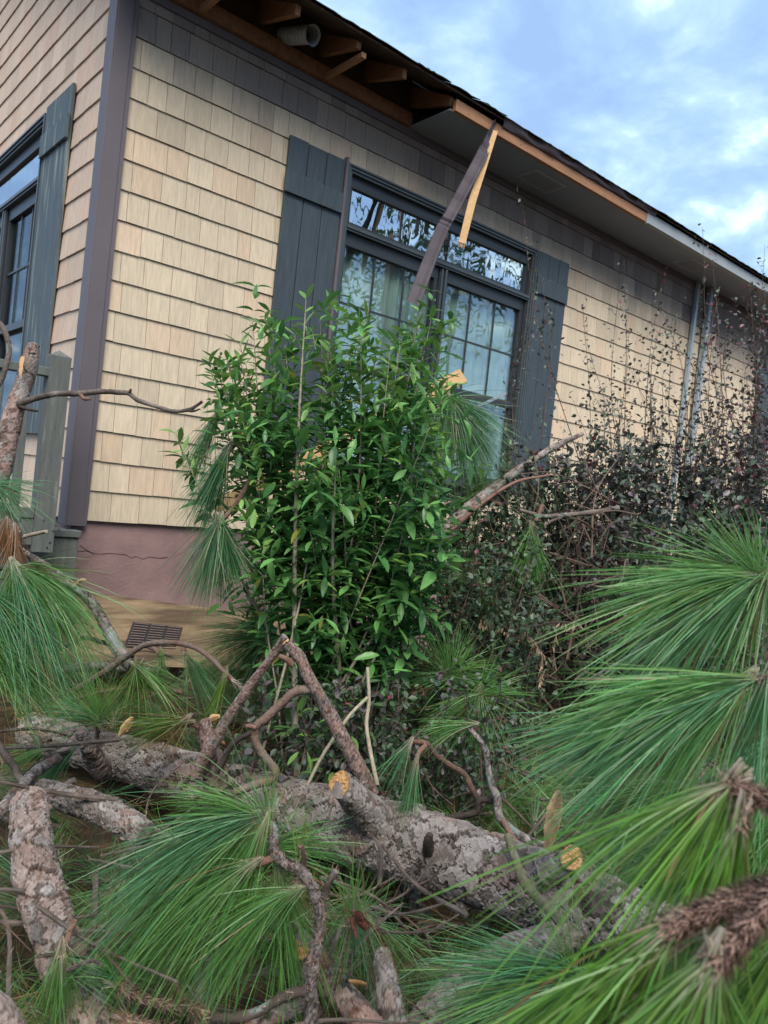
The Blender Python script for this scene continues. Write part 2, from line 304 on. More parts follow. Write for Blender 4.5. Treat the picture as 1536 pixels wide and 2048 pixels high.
# windows ---------------------------------------------------------
def ext(mb, T, a, b): # local box (u, out, z) -> world via T
    (u0, o0, z0), (u1, o1, z1) = a, b
    if T == 'f': mb.box((u0, -o1, z0), (u1, -o0, z1))
    else: mb.box((-o1, u0, z0), (-o0, u1, z1))
def window(T, u0, u1, z0, z1, mid, tr, parent, frame_m):
    def part(name, boxes, m, par=None, bevel=.002):
        mb = MB()
        for a, b in boxes: ext(mb, T, a, b)
        return obj(name, mb, m, par or parent, bevel=bevel)
    # casing: stepped profile
    W = .055
    for i, (o_, w_) in enumerate([(.030, W), (.042, .032), (.052, .014)]):
        pass
    cs = []
    for o0, o1, ins in [(-.06,.026,W), (.026,.038,.036), (.038,.048,.016)]:
        cs += [((u0,o0,z0),(u0+ins,o1,z1)), ((u1-ins,o0,z0),(u1,o1,z1)), ((u0+ins,o0,z1-ins),(u1-ins,o1,z1)), ((u0+ins,o0,z0),(u1-ins,o1,z0+ins))]
    win = part('window', cs, frame_m)
    a, b = u0+W, u1-W
    part('transom_sill', [((a,-.06,tr-.022),(b,.024,tr+.022)), ((a,.024,tr-.006),(b,.034,tr+.020))], frame_m, win)
    part('mullion', [((mid-.03,-.06,z0+W),(mid-.008,.012,tr-.022)), ((mid+.006,-.06,z0+W),(mid+.03,.018,tr-.022))], frame_m, win)
    part('transom_sash', [((a,-.05,tr+.022),(b,-.01,tr+.055)), ((a,-.05,z1-W-.085),(b,-.01,z1-W)), ((a,-.05,tr+.055),(a+.04,-.01,z1-W-.085)), ((b-.04,-.05,tr+.055),(b,-.01,z1-W-.085))], M['sash'], win)
    part('transom_pane', [((a+.04,-.036,tr+.055),(b-.04,-.032,z1-W-.085))], M['glass_t'], win, 0)
    for (c, d) in ((a, mid-.03), (mid+.03, b)):
        zt, zm = tr-.022, (z0+tr)/2-.09
        part('sash', [((c,-.055,zt-.095),(d,-.012,zt)), ((c,-.055,zm-.028),(d,-.004,zm+.028)), ((c,-.055,zm+.028),(c+.035,-.012,zt-.095)), ((d-.055,-.055,zm+.028),(d,-.012,zt-.095)),
              ((c,-.055,z0+W),(d,-.012,z0+W+.05)), ((c,-.055,z0+W+.05),(c+.035,-.020,zm-.028)), ((d-.055,-.055,z0+W+.05),(d,-.020,zm-.028)), ((d-.012,-.012,z0+W),(d-.002,.004,zt))], M['sash'], win)
        g0, g1 = c+.035, d-.055
        part('pane', [((g0,-.042,zm+.028),(g1,-.038,zt-.095))], M['glass'], win, 0); part('pane', [((g0,-.045,z0+W+.05),(g1,-.041,zm-.028))], M['glass'], win, 0)
        mt = []
        for q in (1/3, 2/3):
            u = g0+(g1-g0)*q; mt.append(((u-.008,-.037,zm+.028),(u+.008,-.030,zt-.095)))
        zc = (zm+zt-.067)/2; us = [g0] + [g0+(g1-g0)*q for q in (1/3,2/3)] + [g1]
        for i in range(3): mt.append(((us[i]+(.008 if i else 0),-.037,zc-.008),(us[i+1]-(.008 if i < 2 else 0),-.030,zc+.008)))
        part('muntin', mt, M['sash'], win, 0)
        # curtain folds behind the glass
        cu = MB(); n = 90; zs = [z0+.03, zt]
        uu = np.linspace(c, d, n); dep = -.10-.012*np.sin(uu*55)-.008*np.sin(uu*131+1)
        if T == 'f': v = [(u, -o, z) for z in zs for u, o in zip(uu, dep)]
        else: v = [(-o, u, z) for z in zs for u, o in zip(uu, dep)]
        cu.add(v, [(i, i+1, n+i+1, n+i) for i in range(n-1)]); obj('curtain', cu, M['curtain' if T == 'f' else 'screen'], win, smooth=True)
    rb = MB(); ext(rb, T, (u0,-.9,z0-.05), (u1,-.86,z1)); ext(rb, T, (u0,-.86,z1), (u1,-.15,z1+.05)); ext(rb, T, (u0-.05,-.86,z0), (u0,-.15,z1)); ext(rb, T, (u1,-.86,z0), (u1+.05,-.15,z1))
    obj('room_lining', rb, M['room'], win)
    return win
window('f', WX0, WX1, WZ0, WZ1, 2.77, 2.24, house, M['frame'])
window('s', 1.12, 3.0, WZ0, WZ1+.01, 2.08, 2.26, house, M['frame'])
bx('side_casing', (WX0-.022,-.05,.45), (WX0-.001,0,2.71), M['trim'], house)
def shutter(T, u0, u1, z0, z1, nb, bats, m):
    sh = None; root = MB(); wd = (u1-u0)/nb
    for i in range(nb):
        mb = MB(); a = u0+i*wd+.003; b = u0+(i+1)*wd-.003
        ext(mb, T, (a,.018,z0+RNG.uniform(0,.004)), (b,.040,z1-RNG.uniform(0,.008)))
        if sh is None:
            bk = MB(); ext(bk, T, (u0+.02,.004,z0+.03), (u1-.02,.0175,z1-.03)); sh = obj('shutter', bk, M['dark'], house)
        obj('board', mb, m, sh, bevel=.003)
    for (c, d) in bats:
        mb = MB(); ext(mb, T, (u0-.012,.0405,c), (u1-.004,.062,d)); obj('batten', mb, m, sh, bevel=.003)
shutter('f', 1.19, 1.665, .50, 2.69, 3, [(2.30,2.445),(.72,.86)], M['slate'])
shutter('f', 3.885, 4.33, .50, 2.69, 3, [(2.30,2.455),(.72,.86)], M['slate'])
shutter('f', 8.42, 8.90, .50, 2.69, 3, [(2.30,2.445)], M['slate'])
shutter('s', .59, 1.115, .49, 2.73, 3, [(2.365,2.52)], M['slate_old'])
# eave ------------------------------------------------------------
SO = 2.22
bx('ledger', (-.1,-.060,3.140), (SO,-.005,3.235), M['rafter'], house, bevel=.002)
bx('wall_sheathing', (-.1,-.012,3.236), (SO,.0,3.62), M['deck'], house)
for x in (-.05,.43,.90,1.375,1.78,2.24):
    r = MB(); hw = .019; zb = 3.20
    pts = []
    for y, zl, zh in ((-.455, 3.175 if x != 1.375 else 3.19, 3.245), (.0, 3.30, 3.468)):
        pts.append((y, zl, zh))
    (y0, a0, b0), (y1, a1, b1) = pts
    r.hexa([(x-hw,y0,a0),(x+hw,y0,a0),(x+hw,y1,a1),(x-hw,y1,a1),(x-hw,y0,b0-.004),(x+hw,y0,b0-.004),(x+hw,y1,b1-.004),(x-hw,y1,b1-.004)])
    obj('rafter', r, M['rafter'], house, bevel=.002)
    e = MB(); e.box((x-hw+.001,-.458,zb-.024 if x != 1.375 else 3.19), (x+hw-.001,-.4555,3.238)); obj('rafter_end', e, M['pine'], house)
for x in (.43, 1.375): 
    bx('lookout', (x+.020,-.475,3.142), (x+.056,-.061,3.178), M['pine'], house, bevel=.002)
bx('blocking', (1.83,-.056,3.1402), (SO-.04,-.005,3.170), M['pine'], house) if False else None
# corrugated duct poking out between the rafters
dm = MB(); n, mR = 46, 20; vv = []; c0 = np.array([1.06,.10,3.33]); c1 = np.array([1.10,-.34,3.20])
ax = (c1-c0)/np.linalg.norm(c1-c0); e1 = np.cross(ax, (0,0,1)); e1 /= np.linalg.norm(e1); e2 = np.cross(e1, ax)
for i in range(n):
    t = i/(n-1); rr = .052+.005*math.sin(i*1.57); c = c0*(1-t)+c1*t
    for j in range(mR):
        th = 2*math.pi*j/mR; vv.append(c+rr*(math.cos(th)*e1+(1.0+.25*(t > .95)*(math.sin(th) < -.5))*math.sin(th)*e2))
dm.add(vv, [(i*mR+j, i*mR+(j+1)%mR, (i+1)*mR+(j+1)%mR, (i+1)*mR+j) for i in range(n-1) for j in range(mR)])
obj('flexible_duct', dm, M['duct'], house)
bx('soffit_panel', (SO,-.468,3.136), (XW,-.002,3.148), M['soffit'], house)
bx('soffit_moulding', (SO,-.022,3.110), (XW,-.0265,3.1355), M['trim'], house)
for i, (x0) in enumerate((3.33, 5.90)):
    v = MB(); v.box((x0,-.375,3.130), (x0+.42,-.150,3.1355)); v.box((x0+.01,-.365,3.127), (x0+.41,-.160,3.1299)); vv = obj('soffit_vent', v, M['vent'], house, bevel=.002)
    for a in range(3):
        for b in range(9):
            bx('vent_slat', (x0+.02+a*.13,-.352+b*.021,3.122), (x0+.135+a*.13,-.342+b*.021,3.1268), M['soffit'], vv)
        bx('vent_slat', (x0+.02+a*.13,-.358,3.1205), (x0+.024+a*.13,-.165,3.1268), M['vent'], vv)
bx('bare_fascia_board', (SO+.02,-.508,3.128), (4.78,-.470,3.212), M['pine'], house, bevel=.002)
nl = MB()
for x in np.arange(SO+.15, 4.75, .29):
    for z in (3.15, 3.19): 
        if RNG.random() < .7: nl.box((x,-.5105,z), (x+.007,-.5085,z+.007))
obj('nail_marks', nl, M['dark'], house, kind='stuff')
fa = MB(); fa.box((4.783,-.514,3.115), (XW,-.470,3.225)); fa.box((4.783,-.528,3.115), (XW,-.5145,3.125)); obj('fascia_board', fa, M['fascia'], house, bevel=.002)
# bent drip metal still on the eave
dp = MB(); n = 60; xs = np.linspace(2.72, 4.9, n); v = []
for i, x in enumerate(xs):
    q = i/n; dr = .045*(1-q)+.004*math.sin(i*.9)
    v += [(x,-.540-.012*math.sin(i*.5),3.262), (x,-.532+.006*math.sin(i*.7),3.262-.03-dr*.5), (x,-.519,3.262-.045-dr*.4)]
dp.add(v, [(i*3+j, i*3+j+1, (i+1)*3+j+1, (i+1)*3+j) for i in range(n-1) for j in range(2)]); obj('drip_edge', dp, M['trim'], house, smooth=True)
# roof
rf = MB(); rf.hexa([(-.3,-.535,3.236),(XW,-.535,3.236),(XW,5.2,6.10),(-.3,5.2,6.10),(-.3,-.535,3.250),(XW,-.535,3.250),(XW,5.2,6.114),(-.3,5.2,6.114)])
roof = obj('roof', rf, M['deck'], house)
rest = MB(); x = -.3; tabs = []
while x < XW:
    w_ = RNG.uniform(.12,.34)*(1 if x > 0 else 1); tabs.append((x, w_)); x += w_+.004
for i, (x, w_) in enumerate(tabs):
    torn = 1.9 < x < 2.6
    y0 = -.555-RNG.uniform(0,.010); zo = RNG.uniform(0,.004); m_ = MB(); nn = 5
    for lay in range(2):
        yy = y0+lay*.012; zb = 3.2385+lay*.0065+zo; v = []
        for k in range(nn):
            xx = x+w_*k/(nn-1); dz = RNG.normal()*.0014 + (RNG.uniform(-.003,.008) if torn else 0) ; dy = RNG.normal()*.0025-(RNG.uniform(0,.012) if torn else 0)
            v += [(xx,yy+dy,zb+dz+.012), (xx,yy+dy,zb+dz+.017), (xx,yy+.35,zb+.012+.175), (xx,yy+.35,zb+.017+.175)]
        fcs = []
        for k in range(nn-1):
            q = k*4; r4 = q+4; fcs += [(q,r4,r4+1,q+1), (q+1,r4+1,r4+3,q+3), (q,q+2,r4+2,r4)]
        m_.add(v, fcs)
    obj('roof_shingle', m_, M['roof'], roof)
# galvanised channel up the wall
ch = thing('metal_channel', 'pale galvanised metal channel standing against the wall under the far soffit', 'metal channel', (6.8,-.03,.2))
m_ = MB(); m_.beam((6.60,-.05,.3), (6.66,-.05,3.13), np.array((1,0,0)), np.array((0,1,0)), .045, .035); obj('flange', m_, M['galv'], ch)
m_ = MB(); m_.beam((6.84,-.06,.3), (6.93,-.06,3.13), np.array((1,0,0)), np.array((0,1,0)), .06, .05); obj('flange', m_, M['galv'], ch)
m_ = MB(); m_.beam((6.90,-.05,.3), (6.985,-.05,3.13), np.array((1,0,0)), np.array((0,1,0)), .035, .03); obj('flange', m_, M['galv'], ch)

# loose pieces at the eave -----------------------------------------
def strip(name, pts3, widths, wdir, mat_, label, cat, ridges=3):
    mb = MB(); prof = [(-.5,0),(-.47,.006),(.1,.006),(.14,.001),(.22,.001),(.26,.006),(.46,.006),(.5,0)]
    n = 40; pts3 = np.array(pts3); seg = np.linspace(0, len(pts3)-1, n); v = []
    for i, s in enumerate(seg):
        k = min(int(s), len(pts3)-2); t = s-k; p = pts3[k]*(1-t)+pts3[k+1]*t; wd = widths[k]*(1-t)+widths[k+1]*t; wv = wdir[k]*(1-t)+wdir[k+1]*t; wv /= np.linalg.norm(wv)
        ax = pts3[k+1]-pts3[k]; ax /= np.linalg.norm(ax); nv = np.cross(wv, ax); nv /= np.linalg.norm(nv); wob = .004*math.sin(i*.8)+.003*math.sin(i*1.9)
        for a, b in prof: v.append(p+wv*a*wd+nv*(b+wob))
    m = len(prof); mb.add(v, [(i*m+j, i*m+j+1, (i+1)*m+j+1, (i+1)*m+j) for i in range(n-1) for j in range(m-1)])
    o = obj(name, mb, mat_, origin=pts3[0]); sm = o.modifiers.new('solid', 'SOLIDIFY'); sm.thickness = .0012; tag(o, label, cat); return o
top = PY(993,245,-.52)
strip('fascia_strip', [top, P(962,315,5.72), P(900,430,5.62), P(885,455,5.6), P(826,606,5.42)], [.075,.09,.085,.095,.10], [D(.25,.1,.9), D(.9,.35,.2), D(.9,.4,.1), D(.95,.3,.3), D(.95,.35,.1)], M['strip'],
      'bent brown metal fascia strip hanging from the eave across the window', 'metal strip')
sp = MB(); A = P(990,262,5.80); B = P(946,400,5.72); C_ = P(925,487,5.68); wv = D(1,.3,.1); tv = D(.1,0,1)
sp.hexa([A-wv*.012-tv*.01, A+wv*.022-tv*.01, A+wv*.022+tv*.01, A-wv*.012+tv*.01, B-wv*.030-tv*.01, B+wv*.026-tv*.01, B+wv*.026+tv*.01, B-wv*.030+tv*.01])
sp.hexa([B-wv*.030-tv*.01, B+wv*.026-tv*.01, B+wv*.026+tv*.01, B-wv*.030+tv*.01, C_-wv*.03-tv*.01, C_+wv*.022-tv*.01, C_+wv*.022+tv*.01, C_-wv*.03+tv*.01])
for k in range(5):
    a = C_+wv*(-.024+k*.0105); sp.hexa([a-wv*.005-tv*.008, a+wv*.005-tv*.008, a+wv*.005+tv*.008, a-wv*.005+tv*.008]+[a+D(-.15,1,0)*RNG.uniform(.01,.04)+s for s in (-wv*.002, wv*.002, wv*.002+tv*.003, -wv*.002+tv*.003)])
tag(obj('wood_strip', sp, M['pine_pale'], origin=A), 'splintered pale wood strip dangling beside the bent metal strip', 'wood strip')
bd = MB(); a, b = P(432,1020,4.1), P(925,752,4.75); ax = (b-a)/np.linalg.norm(b-a); wv = np.cross(ax, FW); wv /= np.linalg.norm(wv); tv = np.cross(wv, ax)
bd.beam(a, b, wv, tv, .089, .038); tag(obj('lumber_board', bd, M['pine_pale'], origin=a, bevel=.002), 'long clean pine board stuck slantwise through the green shrub', 'board')
gr = MB(); a, b = P(945,818,5.3), P(1014,786,5.5); gr.beam(a, b, D(0,1,0), D(0,0,1), .022, .02); tag(obj('metal_bar', gr, M['galv'], origin=a), 'thin pale metal bar slanting at the lower right corner of window', 'metal bar')

# deck railing ------------------------------------------------------
dk = thing('deck_railing', 'weathered grey deck railing with pointed post left of the house corner', 'railing', tuple(PY(105,1105,-.35)))
YD = -.35
pl, pr = PY(100,900,YD), PY(135,900,YD); zt, zb = PY(120,712,YD)[2], PY(105,1105,YD)[2]; x0, x1 = PY(97,720,YD)[0]+.012, PY(140,720,YD)[0]
x1 = x0+.105
m_ = MB(); m_.box((x0,YD,zb), (x1,YD+.09,zt)); ap = (x0+x1)/2; m_.add([(x0,YD,zt+.0),(x1,YD,zt),(x1,YD+.09,zt),(x0,YD+.09,zt),(ap,YD+.045,zt+.035)], [(0,1,4),(1,2,4),(2,3,4),(3,0,4)]); obj('post', m_, M['deckwood'], dk)
zr = PY(100,735,YD)[2]
bx('top_rail', (-2.4,YD+.01,zr-.045), (x0+.004,YD+.085,zr), M['deckwood'], dk, bevel=.003)
zr2 = PY(80,1030,YD)[2]
bx('bottom_rail', (-2.4,YD+.012,zr2-.02), (x0-.002,YD+.05,zr2+.035), M['deckwood'], dk, bevel=.003)
for k in range(8):
    xb = x0-.075-k*.135; bx('baluster', (xb-.040,YD+.03,zr2+.036), (xb,YD+.068,zr-.046), M['deckwood'], dk, bevel=.002)
bx('support_block', (x0-.06,YD+.02,zr2-.16), (x0-.002,YD+.06,zr2-.021), M['deckwood'], dk)
zj = PY(60,1060,-.2)[2]
bx('rim_joist', (-2.4,-.20,zj-.27), (.0,-.16,zj-.03), M['deckwood'], dk, bevel=.003); bx('deck_edge', (-2.4,-.215,zj-.028), (.01,-.12,zj+.01), M['deckwood'], dk, bevel=.003)
for k in range(9):
    bx('deck_board', (-2.4,-.118+k*.145,zj-.02), (-.035,.020+k*.145,zj+.008), M['deckwood'], dk)
bx('cladding_board', (-2.4,-.19,zj-.52), (.02,-.165,zj-.275), M['deckwood'], dk, bevel=.003)
bl = MB()
for q in [(112,1052),(118,1060),(106,1062),(122,1072),(100,1085),(110,1090),(94,1095),(88,1040),(118,1085)]:
    p = PY(*q, YD-.001); bl.box(p-(.004,.002,.004), p+(.004,.0,.004))
obj('nail_marks', bl, M['dark'], dk, kind='stuff')

# ------------------------------------------------------------------ limbs and needles
def catmull(pts, n):
    pts = np.array(pts, float); pp = np.vstack([2*pts[0]-pts[1], pts, 2*pts[-1]-pts[-2]]); out = []
    s = np.linspace(0, len(pts)-1, n)
    for u in s:
        k = min(int(u), len(pts)-2); t = u-k; a, b, c, d = pp[k:k+4]
        out.append(.5*((2*b)+(-a+c)*t+(2*a-5*b+4*c-d)*t*t+(-a+3*b-3*c+d)*t**3))
    return np.array(out)
GREY = [(.20,.166,.142),(.150,.120,.099),(.235,.202,.178),(.115,.088,.071)]; RED = [(.185,.105,.075),(.14,.08,.06),(.22,.13,.10)]; DARK = [(.060,.046,.038),(.085,.065,.052),(.042,.032,.027)]
LICH = (.25,.31,.27)
def tube(mb, pts, rad, M_=10, step=.01, plate=0, amp=0, pal=GREY, lump=.06, lichen=0, cap=True, cseed=0):
    pts = np.array(pts); ln = np.linalg.norm(np.diff(pts, axis=0), axis=1).sum(); n = max(int(ln/step), 4)
    pr = np.hstack([pts, np.array(rad)[:, None]]); c = catmull(pr, n); R_ = np.maximum(c[:, 3], .0006); C = c[:, :3]
    tg = np.gradient(C, axis=0); tg /= np.linalg.norm(tg, axis=1)[:, None]
    u = np.cross(tg[0], (0.3,.2,1.)); u /= np.linalg.norm(u); U = []
    for i in range(n):
        u = u - tg[i]*(u@tg[i]); u /= np.linalg.norm(u); U.append(u)
    U = np.array(U); V = np.cross(tg, U); th = np.linspace(0, 2*np.pi, M_, endpoint=False)
    dirs = U[:, None]*np.cos(th)[None, :, None] + V[:, None]*np.sin(th)[None, :, None]
    S = np.concatenate([[0], np.cumsum(np.linalg.norm(np.diff(C, axis=0), axis=1))])
    Rm = R_.mean(); rr = np.tile(R_[:, None], (1, M_))
    ph = RNG.uniform(0, 6.28, 6); rl = Rm*lump
    rr = rr + rl*(np.sin(S[:, None]/(Rm*1.7)+ph[0]+2*th)+.7*np.sin(S[:, None]/(Rm*.8)+ph[1]+3*th+ph[2]))*.7
    pal_ = np.array(pal)
    if plate:
        ns = int(2*math.pi*Rm*ln/(plate*plate*1.7)); tt = RNG.uniform(0, 2*np.pi, ns); ss = RNG.uniform(-plate, ln+plate, ns)
        kd = KDTree(ns)
        for i in range(ns): kd.insert((Rm*math.cos(tt[i]), Rm*math.sin(tt[i]), ss[i]/1.9), i)
        kd.balance(); ps = plate*.42; nf = int(ns*plate*plate/(ps*ps)); kf = KDTree(nf); tf = RNG.uniform(0, 2*np.pi, nf); sf = RNG.uniform(-plate, ln+plate, nf)
        for i in range(nf): kf.insert((Rm*math.cos(tf[i]), Rm*math.sin(tf[i]), sf[i]/1.7), i)
        kf.balance(); fl = RNG.uniform(0, 1, nf); gl = np.array((.24,.215,.195))
        lev = RNG.uniform(0, 1, ns); tilt = RNG.normal(size=(ns, 2)); pc = pal_[RNG.integers(0, len(pal_), ns)]*RNG.uniform(.8,1.2,ns)[:, None]
        ss_ = S[:, None]; tt_ = th[None, :]*max(round(Rm/plate), 1)
        jit = plate*(.20*np.sin(ss_/plate*3.1+tt_*2+1.3*np.sin(ss_/plate*1.7)) + .13*np.sin(ss_/plate*7.3-tt_*4+2) + .08*np.sin(ss_/plate*15+tt_*9)) + RNG.normal(size=(n, M_))*plate*.035
        jt2 = plate*(.18*np.sin(ss_/plate*4.3+tt_*3+.7) + .12*np.sin(ss_/plate*9.1-tt_*5) + .07*np.cos(ss_/plate*17+tt_*8))
        colr = np.zeros((n, M_, 3)); X = Rm*np.cos(th); Y = Rm*np.sin(th); H = np.zeros((n, M_))
        for i in range(n):
            for j in range(M_):
                co = (X[j]-jt2[i, j]*math.sin(th[j]), Y[j]+jt2[i, j]*math.cos(th[j]), (S[i]+jit[i, j])/1.9); q = kd.find_n(co, 2); f1, f2 = q[0][2], q[1][2]; k = q[0][1]; fk = fl[kf.find((co[0], co[1], co[2]*1.9/1.7))[1]]
                e = (f2-f1)/plate; crack = min(e/.14, 1.)
                ds = (S[i]-ss[k])/plate
                H[i, j] = lev[k]*.55 + .45*crack + .35*ds*(1 if tilt[k, 0] > 0 else -.5) + .38*fk
                fm = .30 if fk > .6 else (.12 if fk > .3 else 0); colr[i, j] = (pc[k]*(1-fm)+gl*fm)*(.34+.66*crack)*(.88+.26*fk) + (np.array((.07,.065,.065)) if .14 < e < .36 else 0)
        rr = rr + amp*(H-.8)
    else:
        nz = np.interp(S, np.linspace(0, ln, max(int(ln/.03), 3)), RNG.uniform(0, 1, max(int(ln/.03), 3)))
        nz2 = RNG.uniform(0, 1, (n, M_)); cc = pal_[0][None, None]*(1-nz[:, None, None])+pal_[-1][None, None]*nz[:, None, None]
        colr = cc*(.8+.4*nz2[:, :, None]); rr = rr*(1+.10*(RNG.uniform(-1, 1, (n, M_))))
    if lichen:
        for _ in range(int(lichen)):
            s0 = RNG.uniform(0, ln); t0 = RNG.uniform(0, 6.28); wd = RNG.uniform(.3,1.2)*Rm
            dd = np.hypot((S[:, None]-s0)/2.2, (np.abs((th-t0+np.pi)%(2*np.pi)-np.pi))*Rm) + RNG.uniform(-.2,.2,(n, M_))*wd
            k = np.clip((wd-dd)/wd*3, 0, 1)[..., None]*.65; colr = colr*(1-k)+np.array(LICH)*k
    v = C[:, None]+dirs*rr[..., None]
    fc = np.array([(i*M_+j, i*M_+(j+1)%M_, (i+1)*M_+(j+1)%M_, (i+1)*M_+j) for i in range(n-1) for j in range(M_)])
    mb.add(v.reshape(-1, 3), fc, colr.reshape(-1, 3))
    if cap:
        for i in (0, n-1):
            k = len(v[i]); sgn = -1 if i == 0 else 1
            vv = np.vstack([v[i], C[i]+tg[i]*sgn*R_[i]*.35]); mb.add(vv, [(j, (j+1)%k, k) for j in range(k)], colr[i].mean(0))
    return C, R_, tg, U, V
def cutface(parent, c, nrm, r, name='cut_face', colr=(.62,.40,.20), jag=.03, squash=1.):
    nrm = nrm/np.linalg.norm(nrm); u = np.cross(nrm, (0,0,1.)); u /= np.linalg.norm(u); v = np.cross(nrm, u); mb = MB(); n = 30; rings = 7; vs = [c+nrm*.004]; cs = [np.array(colr)*.8]
    for k in range(1, rings+1):
        for j in range(n):
            th = 2*math.pi*j/n; q = r*k/rings*(1+.05*math.sin(3*th+1)+RNG.normal()*.01)
            vs.append(c+(u*math.cos(th)+v*math.sin(th)*squash)*q+nrm*(RNG.uniform(0, jag)*r*3)); cs.append(np.array(colr)*(1.05 if k % 2 else .86)*RNG.uniform(.9,1.1)*(1 if k < rings else .5))
    f3 = [(0, 1+j, 1+(j+1)%n) for j in range(n)]; f4 = [(1+(k-1)*n+j, 1+k*n+j, 1+k*n+(j+1)%n, 1+(k-1)*n+(j+1)%n) for k in range(1, rings) for j in range(n)]
    mb.add(vs, f4, cs); mb.f.append(np.array(f3)); return obj(name, mb, M['wood'], parent)
GR = np.array((.110,.265,.062)); BG = np.array((.100,.260,.108)); YG = np.array((.13,.22,.035)); BRN = np.array((.24,.12,.05))
def needles(mb, base, dr, n=160, Ln=.3, spread=.45, droop=.35, colr=GR, wdt=.0016, shoot=.05, seg=5, var=.25, brown=.03, bend=None, back=0.0, pale=.06):
    base = np.asarray(base, float); dr = np.asarray(dr, float); dr /= np.linalg.norm(dr)
    rnd = RNG.normal(size=(n, 3)); rnd /= np.linalg.norm(rnd, axis=1)[:, None]; v = dr+rnd*spread*(RNG.uniform(.15, 1.25, n)*np.where(RNG.random(n) < .12, 1.9, 1.))[:, None]; v /= np.linalg.norm(v, axis=1)[:, None]
    sidev = rnd-dr*(rnd@dr)[:, None]; bp = base - dr*RNG.uniform(0, shoot, n)[:, None] + sidev*.004
    le = Ln*np.where(RNG.random(n) < .1, RNG.uniform(.3,.8,n), RNG.uniform(.68, 1.12, n)); g = np.array((0,0,-1.)) if bend is None else np.asarray(bend, float)
    dp = droop*RNG.uniform(.4, 1.4, n); curl = RNG.normal(size=(n, 3))*.11
    sd_ = np.cross(v, RNG.normal(size=(n, 3))); sd_ /= np.linalg.norm(sd_, axis=1)[:, None]
    T = np.array([0, .07] + list(np.linspace(.07, 1, seg)[1:])); W = wdt*np.array([1.2, 1.15]+[1.0]*(seg-2)+[.35]); VV = []; CC = []
    base_c = np.asarray(colr)[None]*(1+var*RNG.normal(size=(n, 1))*.8)*(1+.10*RNG.normal(size=(n, 3)))
    yel = RNG.random(n) < .12; base_c[yel] = base_c[yel]*.4+YG*.6
    br = RNG.random(n) < brown; base_c[br] = BRN*RNG.uniform(.7, 1.3, (br.sum(), 1)); base_c = np.clip(base_c, .01, 1)
    for t, w_ in zip(T, W):
        c = bp + (v*t + g*(dp*t*t)[:, None] + curl*t*t)*le[:, None]/np.sqrt(1+.4*dp*dp*t)[:, None]
        VV += [c-sd_*w_/2, c+sd_*w_/2]; k = 1 if t == 0 else min(max((pale-t)/.12+.55, 0), 1)
        cc = base_c*(1-k)+np.array((.42,.36,.27))*k
        if t > .95: cc = cc*.7+YG*.3
        CC += [cc, cc]
    m = len(VV); VV = np.stack(VV, 1).reshape(-1, 3); CC = np.stack(CC, 1).reshape(-1, 3); idx = (np.arange(n)*m)[:, None, None]
    fq = np.array([(2*i, 2*i+1, 2*i+3, 2*i+2) for i in range(m//2-1)])[None]; mb.add(VV, (idx+fq).reshape(-1, 4), CC)
def tuft(parent, base, dr, **k):
    mb = MB(); needles(mb, base, dr, **k); return obj('needle_tuft', mb, M['needle'], parent)
def shag(mb, C, R_, tg, U, V, dens=5, ln=.010, colr=(.30,.195,.15)):
    n = len(C); tot = int(dens*n*1.5); a = np.array(colr)
    for _ in range(tot):
        i = RNG.integers(0, n); th = RNG.uniform(0, 6.28); d = U[i]*math.cos(th)+V[i]*math.sin(th); p = C[i]+d*R_[i]*.9
        q = p+(d*RNG.uniform(.6,1.2)+tg[i]*RNG.uniform(.2,1.2)+RNG.normal(size=3)*.5)*ln*RNG.uniform(.6,1.4); s = np.cross(d, tg[i])*ln*.14
        c = a*RNG.uniform(.4,1.5); m = (p+q)/2+d*ln*.12; mb.add([p-s, p+s, m+s*.7, m-s*.7, q], [(0,1,2,3)], [c, c, c*1.1, c*1.1, a*2.2]); mb.f.append(np.array([(3,2,4)])+mb.n-5)
def px3(lst, d0, d1=None):
    n = len(lst); d1 = d0 if d1 is None else d1
    return [P(q[0], q[1], q[2] if len(q) > 2 else d0+(d1-d0)*i/(n-1)) for i, q in enumerate(lst)]
LOGS = []
def limb_thing(name, label, cat, path, d0, d1, w0, w1=None, pal=GREY, plate=0, amp=0, M_=12, step=.008, part='bark', group=None, shaggy=0, lichen=0, widths=None, lump=.06, shl=.010):
    pts = px3(path, d0, d1); n = len(pts); ds = [(p-CAM)@FW for p in pts]
    ws = widths if widths else [w0+(w1-w0)*i/(n-1) for i in range(n)]; rad = [wi*d/F/2 for wi, d in zip(ws, ds)]
    t = thing(name, label, cat, tuple(pts[-1] if pts[-1][2] < pts[0][2] else pts[0]), group)
    mb = MB(); r = tube(mb, pts, rad, M_, step, plate, amp, pal, lump, lichen)
    if cat == 'log': LOGS.append(r[0][::5].copy())
    if shaggy: shag(mb, *r, dens=shaggy, ln=shl)
    o = obj(part, mb, M['bark'], t, smooth=not plate); return t, r
def sub(parent, name, path, d0, d1, w0, w1, pal=DARK, M_=8, step=.008, plate=0, amp=0, shaggy=0, lichen=0, lump=.08, shl=.010):
    pts = px3(path, d0, d1); n = len(pts); rad = [(w0+(w1-w0)*i/(n-1))*((p-CAM)@FW)/F/2 for i, p in enumerate(pts)]
    mb = MB(); r = tube(mb, pts, rad, M_, step, plate, amp, pal, lump, lichen)
    if shaggy: shag(mb, *r, dens=shaggy, ln=shl)
    return obj(name, mb, M['bark'], parent, smooth=not plate), r

RB = [(.20,.135,.105),(.165,.108,.082),(.225,.158,.126)]; MIX = GREY*3+RB[:2]; MIXR = GREY[:3]+RB*2
